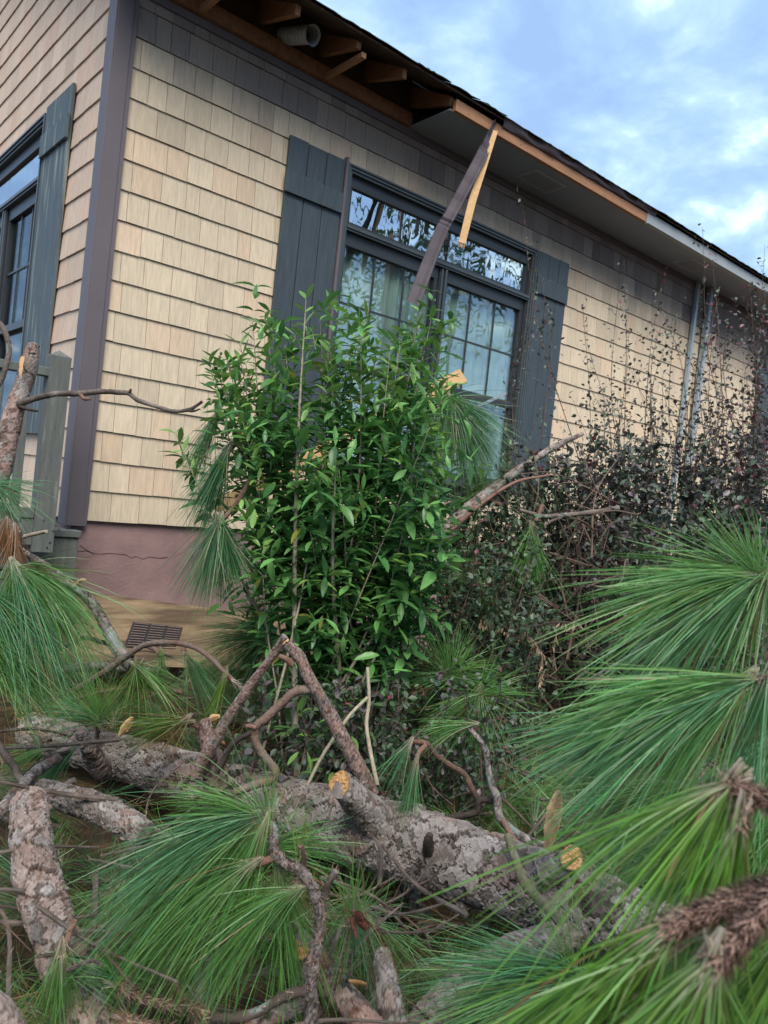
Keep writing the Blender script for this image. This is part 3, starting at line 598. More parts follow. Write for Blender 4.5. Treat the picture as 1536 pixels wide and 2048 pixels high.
# 1 the main felled trunk
tr, r = limb_thing('fallen_trunk', 'long grey scaly pine trunk lying across the foreground debris', 'tree trunk',
   [(62,1462,3.7),(200,1503,3.45),(400,1560,3.12),(620,1632,2.85),(780,1675,2.68),(960,1738,2.52),(1150,1805,2.40),(1330,1880,2.32)], 0, 0, 0, part='bark', pal=MIX,
   plate=.040, amp=.014, M_=220, step=.0048, widths=[68,78,94,122,138,144,140,134], lump=.012)
C, R_, tg, U, V = r; C_trunk = C[::6].copy(); cutface(tr, C[0]-tg[0]*.002, -tg[0], R_[0]*.97, jag=.05, colr=(.50,.33,.19))
sb, r2 = sub(tr, 'branch_stub', [(775,1660,2.66),(722,1608,2.58),(682,1570,2.50)], 0, 0, 84, 50, pal=MIX, M_=60, step=.006, plate=.028, amp=.006)
cutface(sb, r2[0][-1]+r2[2][-1]*.006, r2[2][-1]+D(-.9,.1,-.8)*.7, r2[1][-1]*1.08, colr=(.50,.28,.11), jag=.05)
sub(tr, 'branch_stub', [(858,1705,2.50),(856,1682,2.46),(860,1668,2.45)], 0, 0, 26, 12, pal=DARK, M_=14)
sub(tr, 'branch_stub', [(205,1540,3.3),(180,1500,3.2),(160,1462,3.15)], 0, 0, 48, 18, pal=DARK+RED[:1], M_=24, step=.006, plate=.02, amp=.006)
sub(tr, 'branch_stub', [(435,1570,2.95),(422,1500,2.92),(408,1440,2.95)], 0, 0, 56, 22, pal=RED, M_=30, step=.006, plate=.02, amp=.006)
sub(tr, 'branch_stub', [(1090,1745,2.36),(1115,1735,2.34),(1135,1722,2.32)], 0, 0, 60, 44, pal=MIX, M_=30, plate=.02, amp=.005)
cutface(tr, P(1143,1716,2.30), D(.25,-.35,-1), .036, colr=(.68,.40,.18), jag=.06)
for a in range(16):    # splinters at the broken end
    p = P(RNG.uniform(40,80),1425+RNG.uniform(0,70),3.68)
    mb_ = MB() if a == 0 else mb_; q = p+D(-1,-.5+RNG.normal()*.3,0)*RNG.uniform(.01,.05); s = UP*.004; mb_.add([p-s,p+s,q+s*.1], [(0,1,2)], np.array((.55,.36,.19))*RNG.uniform(.7,1.2))
obj('splinters', mb_, M['wood'], tr, kind='stuff')
# 2 curved log at left
t2, r = limb_thing('curved_log', 'thick reddish curved log running down the left edge of the pile', 'log',
   [(60,1600,2.25),(62,1680,2.12),(84,1790,2.0),(112,1880,1.92),(150,1980,1.84),(215,2110,1.74)], 0, 0, 0, pal=MIXR, plate=.028, amp=.0105, M_=120, step=.0042, widths=[66,78,86,88,90,92], lump=.02)
sub(t2, 'branch_stub', [(130,1920,1.85),(150,1905,1.80),(165,1900,1.77)], 0, 0, 40, 22, pal=RED+GREY, M_=18)
t, r = limb_thing('log', 'short grey log end wedged under the curved log and main trunk', 'log', [(80,1580,2.6),(150,1600,2.55),(215,1625,2.5),(290,1670,2.45)], 0, 0, 0, pal=MIX, plate=.024, amp=.008, M_=70, step=.005, widths=[46,50,54,54])
t, r = limb_thing('log', 'smooth log poking in at the bottom left corner', 'log', [(-60,1990,1.6),(-10,2020,1.6),(30,2080,1.6)], 0, 0, 0, pal=MIXR, plate=.03, amp=.005, M_=50, step=.006, widths=[50,56,60])
t, r = limb_thing('log', 'grey upright log half hidden behind the big needle spray', 'log', [(455,1730,2.35),(430,1850,2.25),(405,1990,2.15),(400,2120,2.1)], 0, 0, 0, pal=GREY, plate=.02, amp=.004, M_=60, step=.006, widths=[44,48,50,50])
t, r = limb_thing('log', 'smooth reddish brown branch log with snapped top, bottom centre', 'log', [(555,1830,2.15),(610,1895,2.05),(670,1975,1.95),(745,2060,1.85),(800,2120,1.8)], 0, 0, 0, pal=RED*2+DARK, plate=.04, amp=.0025, M_=60, step=.006, widths=[34,46,54,56,58])
sub(t, 'side_branch', [(660,1960,1.98),(640,1915,1.98),(600,1905,1.97)], 0, 0, 40, 26, pal=DARK+RED[:1], M_=16)
t, r = limb_thing('log', 'dark snapped stick with orange torn tip standing at bottom centre', 'log', [(600,1912,1.95),(603,1960,1.93),(598,2010,1.9),(540,2035,1.85),(480,2075,1.8)], 0, 0, 0, pal=DARK+RED[:1], plate=.03, amp=.002, M_=30, step=.006, widths=[26,28,30,34,36])
cutface(t, P(603,1908,1.94), D(-.2,-1,-.4), .020, colr=(.62,.36,.16), jag=.15)
t, r = limb_thing('log', 'pale log with a blue green lichen streak at the bottom edge', 'log', [(765,1905,2.05),(772,1960,1.98),(785,2040,1.9),(800,2120,1.85)], 0, 0, 0, pal=MIX, plate=.022, amp=.004, M_=60, step=.005, lichen=1, widths=[34,46,50,50])
t, r = limb_thing('log', 'pinkish log slanting up beneath the low right needle spray', 'log', [(800,2110,1.9),(870,2020,2.0),(950,1945,2.1),(1060,1890,2.25),(1240,1845,2.4)], 0, 0, 0, pal=MIXR, plate=.024, amp=.005, M_=70, step=.006, widths=[60,60,58,60,66])
t, r = limb_thing('log', 'dark broken log hidden in shade below the main trunk', 'log', [(810,1760,2.9),(830,1810,2.8),(862,1860,2.7)], 0, 0, 0, pal=DARK+RED[:1], plate=.02, amp=.004, M_=30, step=.008, widths=[30,32,34])
# 3 forked dead branches
t, r = limb_thing('dead_branch', 'straight bare branch forming left leg of the dead A-shaped fork', 'branch', [(570,1272),(540,1318),(500,1372),(455,1438),(425,1490),(392,1545)], 2.75, 2.85, 14, 26, pal=RED+GREY[:1], plate=.014, amp=.0015, M_=24, step=.005)
t, r = limb_thing('dead_branch', 'thick reddish bare branch forming right leg of the dead A-shaped fork', 'branch', [(574,1288),(597,1312),(618,1355),(650,1412),(682,1470),(715,1530),(742,1590)], 2.7, 2.7, 20, 34, pal=RED+DARK[1:2]+GREY[:1], plate=.016, amp=.0018, M_=28, step=.005)
cutface(t, r[0][0]-r[2][0]*.003, -r[2][0], r[1][0]*.95, colr=(.55,.33,.18), jag=.2)
sub(t, 'side_branch', [(622,1378),(590,1384),(560,1410),(530,1438),(512,1455),(512,1485),(530,1515),(550,1540),(545,1558),(515,1568),(470,1585)], 2.7, 2.75, 18, 16, pal=RED+GREY[:1], M_=12, step=.005)
sub(t, 'side_branch', [(585,1328),(572,1318),(558,1312)], 2.7, 2.68, 16, 10, pal=RED, M_=8)
sub(t, 'side_branch', [(512,1456),(500,1452),(492,1452)], 2.7, 2.7, 10, 8, pal=RED, M_=8)
t, r = limb_thing('dead_branch', 'thin lichen-spotted twig crossing below the A-shaped fork', 'branch', [(518,1458),(478,1478),(460,1495),(448,1520),(432,1545)], 2.78, 2.8, 10, 14, pal=DARK, lichen=2, M_=8)
t, r = limb_thing('dead_branch', 'brown broken branch resting over the left end of the main trunk', 'branch', [(150,1478,3.0),(120,1512,2.8),(70,1545,2.6),(20,1600,2.45),(-40,1680,2.3)], 0, 0, 16, 26, pal=GREY[1:]+RED[1:2], plate=.016, amp=.002, M_=20, step=.006)
# 4 left bent branch over plywood etc.
t, r = limb_thing('dead_branch', 'dark bent branch hanging down in front of the plywood skirting', 'branch', [(35,1095,3.6),(80,1125,3.6),(130,1160,3.55),(175,1195,3.5),(205,1240,3.5),(225,1280,3.45),(245,1310,3.45),(268,1335,3.4)], 0, 0, 12, 30, pal=DARK*2+GREY[:1], plate=.018, amp=.002, M_=22, step=.006, lichen=2)
sub(t, 'broken_tip', [(150,1172,3.5),(162,1160,3.48),(172,1160,3.46)], 0, 0, 8, 5, pal=[(.5,.32,.18),(.4,.25,.14)])
t, r = limb_thing('dead_branch', 'slender arched bare twig with a bud tip in front of the vent', 'branch', [(478,1372),(450,1345),(420,1315),(385,1293),(340,1285),(290,1290),(250,1315),(215,1340),(150,1380)], 3.1, 3.4, 9, 14, pal=RED[1:2]+GREY[1:2], M_=10, step=.006)
needles(b_ := MB(), P(478,1372,3.1), D(.7,.6,0), n=60, Ln=.05, spread=.5, droop=0, colr=(.36,.30,.25), var=.3, seg=3); obj('bud_tip', b_, M['needle'], t)
t, r = limb_thing('dead_branch', 'thin dark twig crossing low over the plywood skirting', 'branch', [(85,1320),(110,1303),(150,1285),(170,1275),(200,1283),(240,1295)], 3.55, 3.5, 6, 10, pal=DARK, M_=8)
t, r = limb_thing('dead_branch', 'dark horizontal branch lying along the foot of the plywood', 'branch', [(105,1340),(160,1335),(210,1332),(270,1340),(330,1338)], 3.9, 3.8, 20, 14, pal=DARK, plate=.015, amp=.002, M_=16, step=.008)
t, r = limb_thing('dead_branch', 'short broken twig lying behind the left end of the trunk', 'branch', [(160,1395),(200,1385),(260,1375),(310,1375),(350,1382),(365,1385)], 3.4, 3.3, 8, 10, pal=GREY[3:]+RED[:1], M_=8)
# 5 standing broken trunk, left edge
t, r = limb_thing('broken_trunk', 'reddish snapped young trunk leaning up in front of the deck railing', 'tree trunk', [(68,688,3.0),(60,725,3.0),(45,775,3.0),(22,845,2.95),(5,910,2.9),(-20,990,2.85)], 0, 0, 0, pal=RED*2+GREY, plate=.03, amp=.003, M_=60, step=.005, widths=[22,32,34,40,46,52])
sp_ = MB(); a, b = P(44,712,2.95), P(40,760,2.93)
for k in range(8):
    o_ = D(1,0,0)*RNG.uniform(-.008,.008); sp_.add([a+o_-D(1,0,0)*.003-UP*RNG.uniform(0,.03), a+o_+D(1,0,0)*.003, b+o_*.5], [(0,1,2)], np.array((.62,.38,.18))*RNG.uniform(.8,1.2))
obj('torn_wood', sp_, M['wood'], t)
sub(t, 'side_branch', [(36,808),(70,797),(110,788),(160,787),(200,783),(240,785),(258,787),(275,800),(310,812),(345,822),(375,820),(392,812),(404,803)], 2.95, 2.85, 13, 6, pal=DARK+GREY[:1], M_=12, step=.005)
sub(t, 'side_branch', [(258,787),(262,778)], 2.9, 2.88, 8, 4, pal=RED, M_=6); sub(t, 'side_branch', [(160,788),(168,797),(180,798)], 2.92, 2.9, 9, 6, pal=RED, M_=6)
sub(t, 'side_branch', [(372,821),(388,822),(400,818)], 2.86, 2.84, 6, 3, pal=DARK, M_=6); sub(t, 'side_branch', [(36,812),(55,818),(75,822)], 2.95, 2.9, 9, 5, pal=DARK, M_=6)
t, r = limb_thing('dead_branch', 'thin lichen-covered twig curling in at the left edge by window', 'branch', [(-20,630),(5,655),(15,680),(18,705),(10,740),(0,765),(-15,790)], 2.6, 2.6, 12, 10, pal=GREY+DARK, lichen=3, M_=9, step=.005)
t, r = limb_thing('broken_trunk', 'frayed brown trunk end with dead needles below the deck rail', 'tree trunk', [(-40,1005,2.7),(0,1035,2.65),(25,1062,2.6),(35,1100,2.55)], 0, 0, 0, pal=RED+DARK, plate=.02, amp=.004, M_=30, step=.005, widths=[50,46,34,16])
tuft(t, P(30,1075,2.55), D(.05,1,0), n=150, Ln=.14, spread=.25, droop=.2, colr=BRN, brown=1, wdt=.0022)
tuft(t, P(8,1060,2.55), D(-.2,1,0), n=90, Ln=.16, spread=.3, droop=.2, colr=BRN, brown=1, wdt=.0022)
t, r = limb_thing('dead_branch', 'pale broken twig pointing right beneath the deck post', 'branch', [(40,1075,2.9),(70,1068,2.85),(93,1063,2.8)], 0, 0, 9, 7, pal=[(.4,.33,.25),(.3,.24,.18)], M_=8)
# 6 long thin trunk slanting up to the wall at right of shrub
t, r = limb_thing('leaning_trunk', 'lichen-grey slim trunk slanting up behind the shrub toward the wall', 'tree trunk', [(800,1215,3.9),(838,1152,4.0),(872,1095,4.1),(920,1035,4.25),(985,978,4.4),(1060,925,4.6),(1120,888,4.8),(1165,868,4.9)], 0, 0, 0, pal=GREY+RED[:1]+DARK[:1], plate=.03, amp=.003, M_=36, step=.008, lichen=6, widths=[44,42,36,28,20,16,12,8])
sub(t, 'side_branch', [(900,1062,4.15),(960,1010,4.2),(1030,965,4.3),(1100,950,4.4)], 0, 0, 10, 5, pal=RED, M_=6)
t, r = limb_thing('dead_branch', 'pale lichen-crusted dead twig lying level in front of the dark bushes', 'branch', [(1040,1020,4.1),(1085,1032,4.1),(1130,1030,4.1),(1190,1024,4.1),(1238,1016,4.1)], 0, 0, 8, 11, pal=GREY, lichen=8, M_=9, step=.008)
sub(t, 'side_branch', [(1130,1030,4.1),(1090,1050,4.1),(1075,1075,4.1),(1090,1110,4.1)], 0, 0, 8, 4, pal=GREY, M_=6, lichen=3)
# 7 twigs behind the trunk at centre-right
t, r = limb_thing('pine_branch', 'rough brown twig arching over the trunk with two drooping needle tips', 'branch', [(810,1492),(830,1484),(855,1488),(872,1510),(900,1530),(928,1548),(945,1580),(965,1612)], 2.7, 2.75, 9, 13, pal=DARK+RED[:1], M_=10, step=.005, shaggy=1.2, shl=.005)
sub(t, 'side_branch', [(852,1490),(838,1505),(832,1530)], 2.68, 2.64, 10, 9, pal=RED, M_=8, shaggy=2, shl=.006)
tuft(t, P(812,1496,2.68), D(-.6,.9,0), n=70, Ln=.16, spread=.45, droop=.35, colr=BG, pale=.2)
tuft(t, P(830,1530,2.64), D(-.25,1,-.1), n=110, Ln=.24, spread=.28, droop=.2, colr=BG, pale=.2)
t, r = limb_thing('pine_branch', 'crooked grey-brown branch rising behind the trunk toward a needle tip', 'branch', [(935,1452),(955,1475),(972,1500),(975,1530),(982,1565),(995,1598),(1000,1635),(1030,1665),(1065,1685),(1090,1695)], 2.75, 2.6, 9, 20, pal=GREY+DARK, plate=.014, amp=.002, M_=16, step=.006, lichen=3)
tuft(t, P(932,1450,2.75), D(-1,.1,0), n=90, Ln=.2, spread=.5, droop=.3, colr=GR)
sub(t, 'side_branch', [(1000,1605),(960,1600),(950,1625),(900,1635),(870,1640)], 2.7, 2.72, 14, 12, pal=DARK, M_=9, lichen=1)
sub(t, 'side_branch', [(1005,1640),(1030,1680),(1045,1692)], 2.6, 2.5, 12, 7, pal=RED, M_=8, shaggy=1)
t, r = limb_thing('dead_branch', 'mossy green-brown stick with lichen leaning on the main trunk', 'branch', [(1016,1672,2.4),(1028,1710,2.33),(1042,1752,2.28),(1065,1785,2.24),(1095,1815,2.2),(1125,1845,2.16)], 0, 0, 16, 24, pal=[(.14,.13,.07),(.10,.09,.05),(.18,.16,.10)], M_=14, step=.005, lichen=2)
# broken slab and chips
def chip(label, px, py, d, L_, W_, ang, colr=(.62,.38,.17), name='wood_chip'):
    mb = MB(); a = D(math.cos(ang), math.sin(ang), .2); b = D(-math.sin(ang), math.cos(ang), .1); c = np.cross(a, b); p = P(px, py, d); n = 7; vs = []; cs = []
    for i in range(n):
        t = i/(n-1); w_ = W_*(math.sin(math.pi*min(max(t, .08), .94))**.6)*RNG.uniform(.85,1.1)
        for sx, h in ((-1,0),(-.3,.25),(.4,.22),(1,0),(.3,-.3),(-.4,-.3)): vs.append(p+a*(t-.5)*L_+b*sx*w_/2+c*h*W_*RNG.uniform(.8,1.2)); cs.append(np.array(colr)*RNG.uniform(.75,1.15)*(1 if h >= 0 else .5))
    m = 6; mb.add(vs, [(i*m+j, i*m+(j+1)%m, (i+1)*m+(j+1)%m, (i+1)*m+j) for i in range(n-1) for j in range(m)], cs); mb.f.append(np.array([(0,5,4,3),(0,3,2,1),((n-1)*m,(n-1)*m+1,(n-1)*m+2,(n-1)*m+3),((n-1)*m,(n-1)*m+3,(n-1)*m+4,(n-1)*m+5)]))
    return tag(obj(name, mb, M['wood'], origin=p), label, 'wood chip')
chip('long torn orange slab of wood standing behind the right of trunk', 1106, 1640, 2.33, .17, .052, math.radians(-76), (.50,.31,.16), 'wood_slab')
chip('pale yellow wood chip on the upper side of trunk, left', 252, 1453, 3.15, .085, .035, math.radians(-55))
chip('small square orange wood chip beside the snapped stub', 428, 1437, 3.0, .05, .035, math.radians(-20))
chip('tiny orange chip under the snapped stub', 440, 1483, 2.9, .04, .018, math.radians(30), (.55,.27,.12))
chip('curled orange flake on the ground at bottom centre', 712, 1965, 2.1, .06, .018, math.radians(15), (.55,.28,.10))
chip('yellow split flake beside the reddish branch log', 592, 1888, 2.02, .05, .018, math.radians(70), (.55,.38,.14))
# 8 hero branch in the centre
t, r = limb_thing('pine_branch', 'lichen-spotted pine branch holding the big central needle spray', 'branch', [(520,1632),(545,1655),(548,1700),(575,1728),(605,1745),(632,1790),(640,1850),(628,1920),(622,1985),(625,2090)], 1.85, 1.75, 18, 26, pal=DARK*2+GREY[3:]+RED[1:2], plate=.012, amp=.003, M_=22, step=.004, lichen=3, shaggy=3, shl=.006)
sub(t, 'side_branch', [(608,1748),(605,1715),(601,1690)], 1.83, 1.8, 15, 12, pal=DARK+RED, M_=10, shaggy=2, shl=.006)
sub(t, 'side_branch', [(548,1715),(520,1726),(488,1735)], 1.83, 1.78, 16, 15, pal=RED, M_=10, shaggy=4, shl=.009)
sub(t, 'side_branch', [(610,1752),(592,1775),(575,1785)], 1.83, 1.78, 16, 15, pal=RED, M_=10, shaggy=4, shl=.008)
sub(t, 'side_branch', [(645,1840),(648,1800),(658,1765),(672,1742)], 1.82, 1.8, 16, 12, pal=GREY+DARK, M_=10, shaggy=1)
sub(t, 'side_branch', [(622,1985),(590,1985),(555,2000),(520,2022),(470,2036),(420,2034)], 1.77, 1.72, 20, 20, pal=DARK+GREY, M_=12, shaggy=1, lichen=2)
for (px, py, d, dx, dy, dz, n, ln, s_, dr, c) in [(518,1634,1.85,-.90,.12,-.12,420,.40,.30,.62,BG),(512,1640,1.85,-.75,.45,-.2,300,.42,.24,.42,GR),(515,1632,1.86,-.8,-.35,0,150,.27,.42,.25,GR),(535,1640,1.84,-.1,-.9,.2,60,.18,.6,.15,GR),
      (488,1735,1.78,-.8,.4,-.2,170,.28,.45,.5,GR),(575,1785,1.78,-.8,.15,-.3,190,.26,.45,.65,GR),(500,1690,1.85,-.7,.7,-.1,140,.30,.25,.4,YG*.8),(601,1690,1.8,.15,-1,0,22,.10,.3,0,YG),
      (560,1760,1.85,.2,.9,0,120,.26,.5,.4,GR),(540,1700,1.9,.8,-.2,.2,160,.24,.6,.3,GR*.9),(525,1655,1.83,-.35,.9,-.2,160,.36,.3,.3,GR)]:
    tuft(t, P(px,py,d), D(dx,dy,dz), n=n, Ln=ln, spread=s_, droop=dr, colr=c, wdt=.0015, seg=7, brown=.02)
t, r = limb_thing('pine_branch', 'thin scaly twig with brown bud cones and an upright needle tip', 'branch', [(705,1818),(698,1850),(692,1890),(682,1930),(668,1975)], 1.85, 1.9, 15, 16, pal=RED+DARK, M_=10, step=.004, shaggy=3, shl=.006)
tuft(t, P(706,1815,1.85), D(.1,-1,0), n=80, Ln=.13, spread=.75, droop=.05, colr=GR, wdt=.0014)
tuft(t, P(706,1820,1.88), D(-.1,.6,.1), n=120, Ln=.17, spread=1.1, droop=.35, colr=BG*.9, wdt=.0014)
def cone(parent, a, b, r0):
    mb = MB(); n = 26; axv = b-a; 
    for i in range(n):
        for j in range(6):
            t_ = i/n; th = j*1.047+i*.5; u_ = np.cross(axv, (0,0,1.)); u_ /= np.linalg.norm(u_); v_ = np.cross(axv, u_); v_ /= np.linalg.norm(v_)
            rr = r0*math.sin(math.pi*(.12+.8*t_))**.6; d_ = u_*math.cos(th)+v_*math.sin(th); p = a+axv*t_+d_*rr*.55; q = a+axv*(t_+.12)+d_*rr; s = np.cross(d_, axv); s = s/np.linalg.norm(s)*rr*.45
            mb.add([p-s, p+s, q+s*.7, q-s*.7, q+axv*.02-d_*rr*.3], [(0,1,2,3)], np.array((.12,.05,.035))*RNG.uniform(.6,1.4)); mb.f.append(np.array([(3,2,4)])+mb.n-5)
    return obj('bud_cone', mb, M['bark'], parent)
cone(t, P(708,1826,1.83), P(734,1855,1.80), .012); cone(t, P(702,1835,1.83), P(713,1872,1.81), .006); cone(t, P(712,1822,1.82), P(726,1838,1.80), .008)
t, r = limb_thing('pine_branch', 'shaggy brown twig with tip pointing left near the bottom edge', 'branch', [(235,1968),(262,1985),(300,2003),(345,2012),(390,2016),(430,2040)], 1.75, 1.75, 22, 18, pal=RED+DARK, M_=12, step=.004, shaggy=9, shl=.011)
tuft(t, P(236,1968,1.75), D(-1,-.5,-.1), n=70, Ln=.035, spread=.6, droop=0, colr=(.42,.36,.30), brown=0, wdt=.0018, seg=3)
tuft(t, P(240,1965,1.75), D(-.2,-1,0), n=60, Ln=.16, spread=.7, droop=.4, colr=GR)
t, r = limb_thing('pine_branch', 'shaggy bud tip at the very bottom left of centre', 'branch', [(250,2042),(280,2050),(340,2062)], 1.7, 1.7, 20, 16, pal=RED, M_=10, step=.004, shaggy=9, shl=.011)
tuft(t, P(252,2040,1.7), D(-.8,-.8,-.1), n=90, Ln=.05, spread=.7, droop=0, colr=(.38,.27,.22), brown=.3, wdt=.0018, seg=3)
t, r = limb_thing('pine_branch', 'brown twig descending to the bottom with small spiky side bud', 'branch', [(330,1935),(345,1965),(365,1992),(385,2025),(410,2070)], 1.85, 1.75, 14, 22, pal=RED+DARK, M_=12, step=.004, shaggy=1)
sub(t, 'side_branch', [(380,2010),(388,1995),(392,1978)], 1.78, 1.76, 12, 11, pal=GREY, M_=8)
tuft(t, P(392,1980,1.76), D(0,-1,0), n=60, Ln=.035, spread=.8, droop=0, colr=(.42,.38,.36), brown=0, seg=3)
t, r = limb_thing('pine_branch', 'shaggy twig over the curved log ending in drooping needles', 'branch', [(150,1840,1.8),(138,1868,1.78),(130,1892,1.76),(122,1915,1.75)], 0, 0, 14, 12, pal=RED, M_=10, step=.004, shaggy=5, shl=.009)
tuft(t, P(122,1915,1.75), D(-.05,1,0), n=150, Ln=.17, spread=.45, droop=.2, colr=GR, pale=.25, seg=6)
tuft(t, P(125,1920,1.76), D(1,.5,.1), n=60, Ln=.22, spread=.25, droop=-.1, colr=BG, seg=6)
# 9 left side needle boughs
t, r = limb_thing('pine_bough', 'large drooping needle bough at the left edge below the deck', 'branch', [(-60,1120,2.5),(0,1135,2.45),(45,1140,2.4)], 0, 0, 14, 12, pal=DARK, M_=8)
for (px, py, d, dx, dy, dz, n, ln, s_, dr, c) in [(42,1140,2.4,.8,.25,-.1,280,.34,.30,.65,GR),(35,1140,2.4,.5,.8,-.1,260,.32,.40,.4,BG),(25,1145,2.4,.0,1,0,160,.30,.5,.2,GR),(-30,1180,2.4,.9,.4,-.1,260,.36,.4,.5,BG),(-40,1260,2.4,.9,.4,-.1,260,.32,.4,.5,GR),(-20,1330,2.4,.9,.2,0,160,.26,.5,.4,GR),(48,1138,2.4,1,-.15,0,60,.24,.3,.3,YG*.8)]:
    tuft(t, P(px,py,d), D(dx,dy,dz), n=n, Ln=ln, spread=s_, droop=dr, colr=c, wdt=.0017, seg=6)
t, r = limb_thing('pine_bough', 'bluish needle spray poking in over the deck bottom rail', 'branch', [(-70,960,2.6),(-30,965,2.6),(-5,968,2.6)], 0, 0, 14, 10, pal=DARK, M_=8)
for (dx, dy, n, ln) in [(1,.05,60,.20),(.9,-.3,40,.16),(.8,.5,70,.18),(.5,.8,60,.16)]:
    tuft(t, P(-10,968,2.6), D(dx,dy,-.1), n=n, Ln=ln, spread=.4, droop=.25, colr=BG, wdt=.0015)
t, r = limb_thing('pine_branch', 'needle tip beside the left end of main trunk', 'branch', [(40,1560,2.7),(90,1520,2.75),(140,1502,2.8)], 0, 0, 14, 9, pal=DARK, M_=8, shaggy=2)
tuft(t, P(140,1505,2.8), D(-.75,.75,-.1), n=120, Ln=.26, spread=.18, droop=.25, colr=BG); tuft(t, P(75,1502,2.8), D(-1,.3,0), n=80, Ln=.18, spread=.6, droop=.3, colr=GR)
t, r = limb_thing('pine_branch', 'dark hooked twig at the left edge beside the trunk end', 'branch', [(-10,1480,2.6),(10,1510,2.6),(30,1535,2.6),(45,1560,2.6),(110,1575,2.6),(150,1560,2.6)], 0, 0, 16, 12, pal=DARK+GREY[:1], M_=10, step=.005)
# 10 boughs on right
def bough(label, twig, d0, d1, w0, w1, tufts, shaggy=2, seg=7, wdt=.0018, pal=DARK+RED, shl=.008, brown=.02, pale=.06):
    t, r = limb_thing('pine_bough', label, 'branch', twig, d0, d1, w0, w1, pal=pal, M_=14, step=.004, shaggy=shaggy, shl=shl)
    for (px, py, d, dx, dy, dz, n, ln, s_, dr, c) in tufts: tuft(t, P(px,py,d), D(dx,dy,dz), n=n, Ln=ln, spread=s_, droop=dr, colr=c, wdt=wdt, seg=seg, brown=brown, pale=pale)
    return t
LG = np.array((.15,.325,.092))
bough('wide fan of green needles highest at the right edge', [(1650,1190),(1580,1170),(1520,1150)], 1.6, 1.6, 14, 10,
   [(1520,1150,1.6,-1,.02,-.1,230,.38,.22,.26,LG*1.1),(1515,1152,1.6,-.88,.42,-.15,300,.37,.24,.30,BG*1.1),(1525,1160,1.6,-.5,.9,-.1,130,.24,.4,.15,LG*.8),(1520,1150,1.6,-.7,-.7,.1,60,.20,.4,0,LG),(1520,1148,1.6,-.1,-1,0,50,.13,.6,0,LG),(1540,1155,1.62,-.95,-.25,0,80,.30,.25,.15,LG)], wdt=.0019)
bough('second fan of long needles at the right edge under the first', [(1640,1370),(1570,1352),(1490,1362)], 1.42, 1.42, 16, 13,
   [(1490,1362,1.42,-1,-.02,-.1,220,.38,.17,.26,LG*1.1),(1490,1365,1.42,-.95,.28,-.15,220,.37,.18,.26,BG*1.15),(1480,1370,1.42,-.72,.7,-.1,130,.28,.28,.2,LG*.9),(1530,1362,1.42,-.3,1,0,90,.28,.3,.08,BG)], wdt=.0018)
bough('bluish needle fan spreading left over the torn wood slab', [(1400,1460),(1330,1440),(1270,1442)], 1.9, 1.9, 14, 11,
   [(1262,1442,1.9,-1,.08,0,170,.30,.24,.3,BG*1.15),(1275,1450,1.9,-.8,.6,-.1,170,.26,.3,.25,BG*.9),(1330,1440,1.9,-.9,-.25,0,70,.24,.35,.2,LG)])
bough('small stiff needle fan below the bluish one, over the log end', [(1480,1600),(1420,1575),(1370,1570)], 1.75, 1.75, 14, 12,
   [(1365,1570,1.75,-1,.05,-.1,170,.30,.22,.25,LG),(1370,1575,1.75,-.85,.5,-.1,180,.26,.28,.25,BG),(1380,1580,1.75,-.5,.9,0,90,.20,.4,.1,GR)])
bough('dense green needle mass under the right-hand twigs', [(1640,1560),(1580,1520),(1530,1500)], 1.55, 1.55, 14, 12,
   [(1520,1500,1.55,-.6,.8,0,150,.24,.4,.2,BG),(1560,1480,1.55,-.3,1,0,150,.30,.35,.1,LG),(1480,1640,1.6,-.95,.35,0,160,.25,.26,.25,LG),(1490,1700,1.65,-.95,.3,0,150,.24,.3,.25,BG),(1560,1660,1.5,-.6,.8,0,150,.26,.4,.2,GR)])
bough('low spreading needle spray at bottom centre right', [(1290,2010,1.75),(1230,1975,1.75),(1160,1955,1.75)], 0, 0, 14, 11,
   [(1160,1955,1.75,-.95,-.28,-.1,300,.36,.22,.18,BG*1.15),(1160,1960,1.75,-.98,.1,-.1,300,.37,.28,.25,LG),(1165,1965,1.75,-.8,.55,-.1,260,.34,.35,.25,BG),(1150,1950,1.76,-.3,-.95,0,60,.22,.5,.05,LG),(1180,1980,1.75,-.5,.9,0,160,.28,.4,.1,BG)], wdt=.0015)
FGC = np.array((.135,.275,.045))
# nearest twigs, out of focus at right
nt_ = [(1435,1575,1.0,-.86,.22,-.05,26,.34,.16,.40,FGC),(1445,1580,1.0,-.75,.55,-.1,46,.24,.24,.32,FGC),(1450,1585,1.0,-.5,.8,-.1,60,.20,.26,.2,FGC)]
FK = dict(wdt=.0022, seg=8, pal=[(.10,.06,.045),(.07,.045,.035)], pale=.16)
bough('near out-of-focus twig tip, uppermost of the close right foreground', [(1640,1610),(1560,1605),(1500,1590),(1455,1566)], 1.0, 1.0, 28, 30, nt_, shaggy=36, shl=.009, **FK)
bough('near drooping twig tip hanging straight down at right foreground', [(1480,1590),(1482,1620),(1478,1655)], 1.0, .98, 30, 24,
   [(1476,1655,.98,-.15,1,0,80,.20,.24,.05,FGC),(1472,1655,.98,-.45,.8,-.1,80,.22,.22,.2,FGC)], shaggy=36, shl=.008, **FK)
bough('long shaggy brown twig reaching in from the right edge, pale sheaths at tip', [(1640,1740),(1560,1775),(1480,1800),(1400,1830),(1330,1862)], .92, .90, 42, 34,
   [(1312,1870,.9,-.85,.5,-.05,90,.26,.24,.36,FGC),(1318,1880,.9,-.6,.75,-.1,80,.22,.3,.2,FGC*.8),(1330,1895,.9,-.92,.3,-.1,50,.30,.16,.45,FGC)], shaggy=40, shl=.009, **FK)
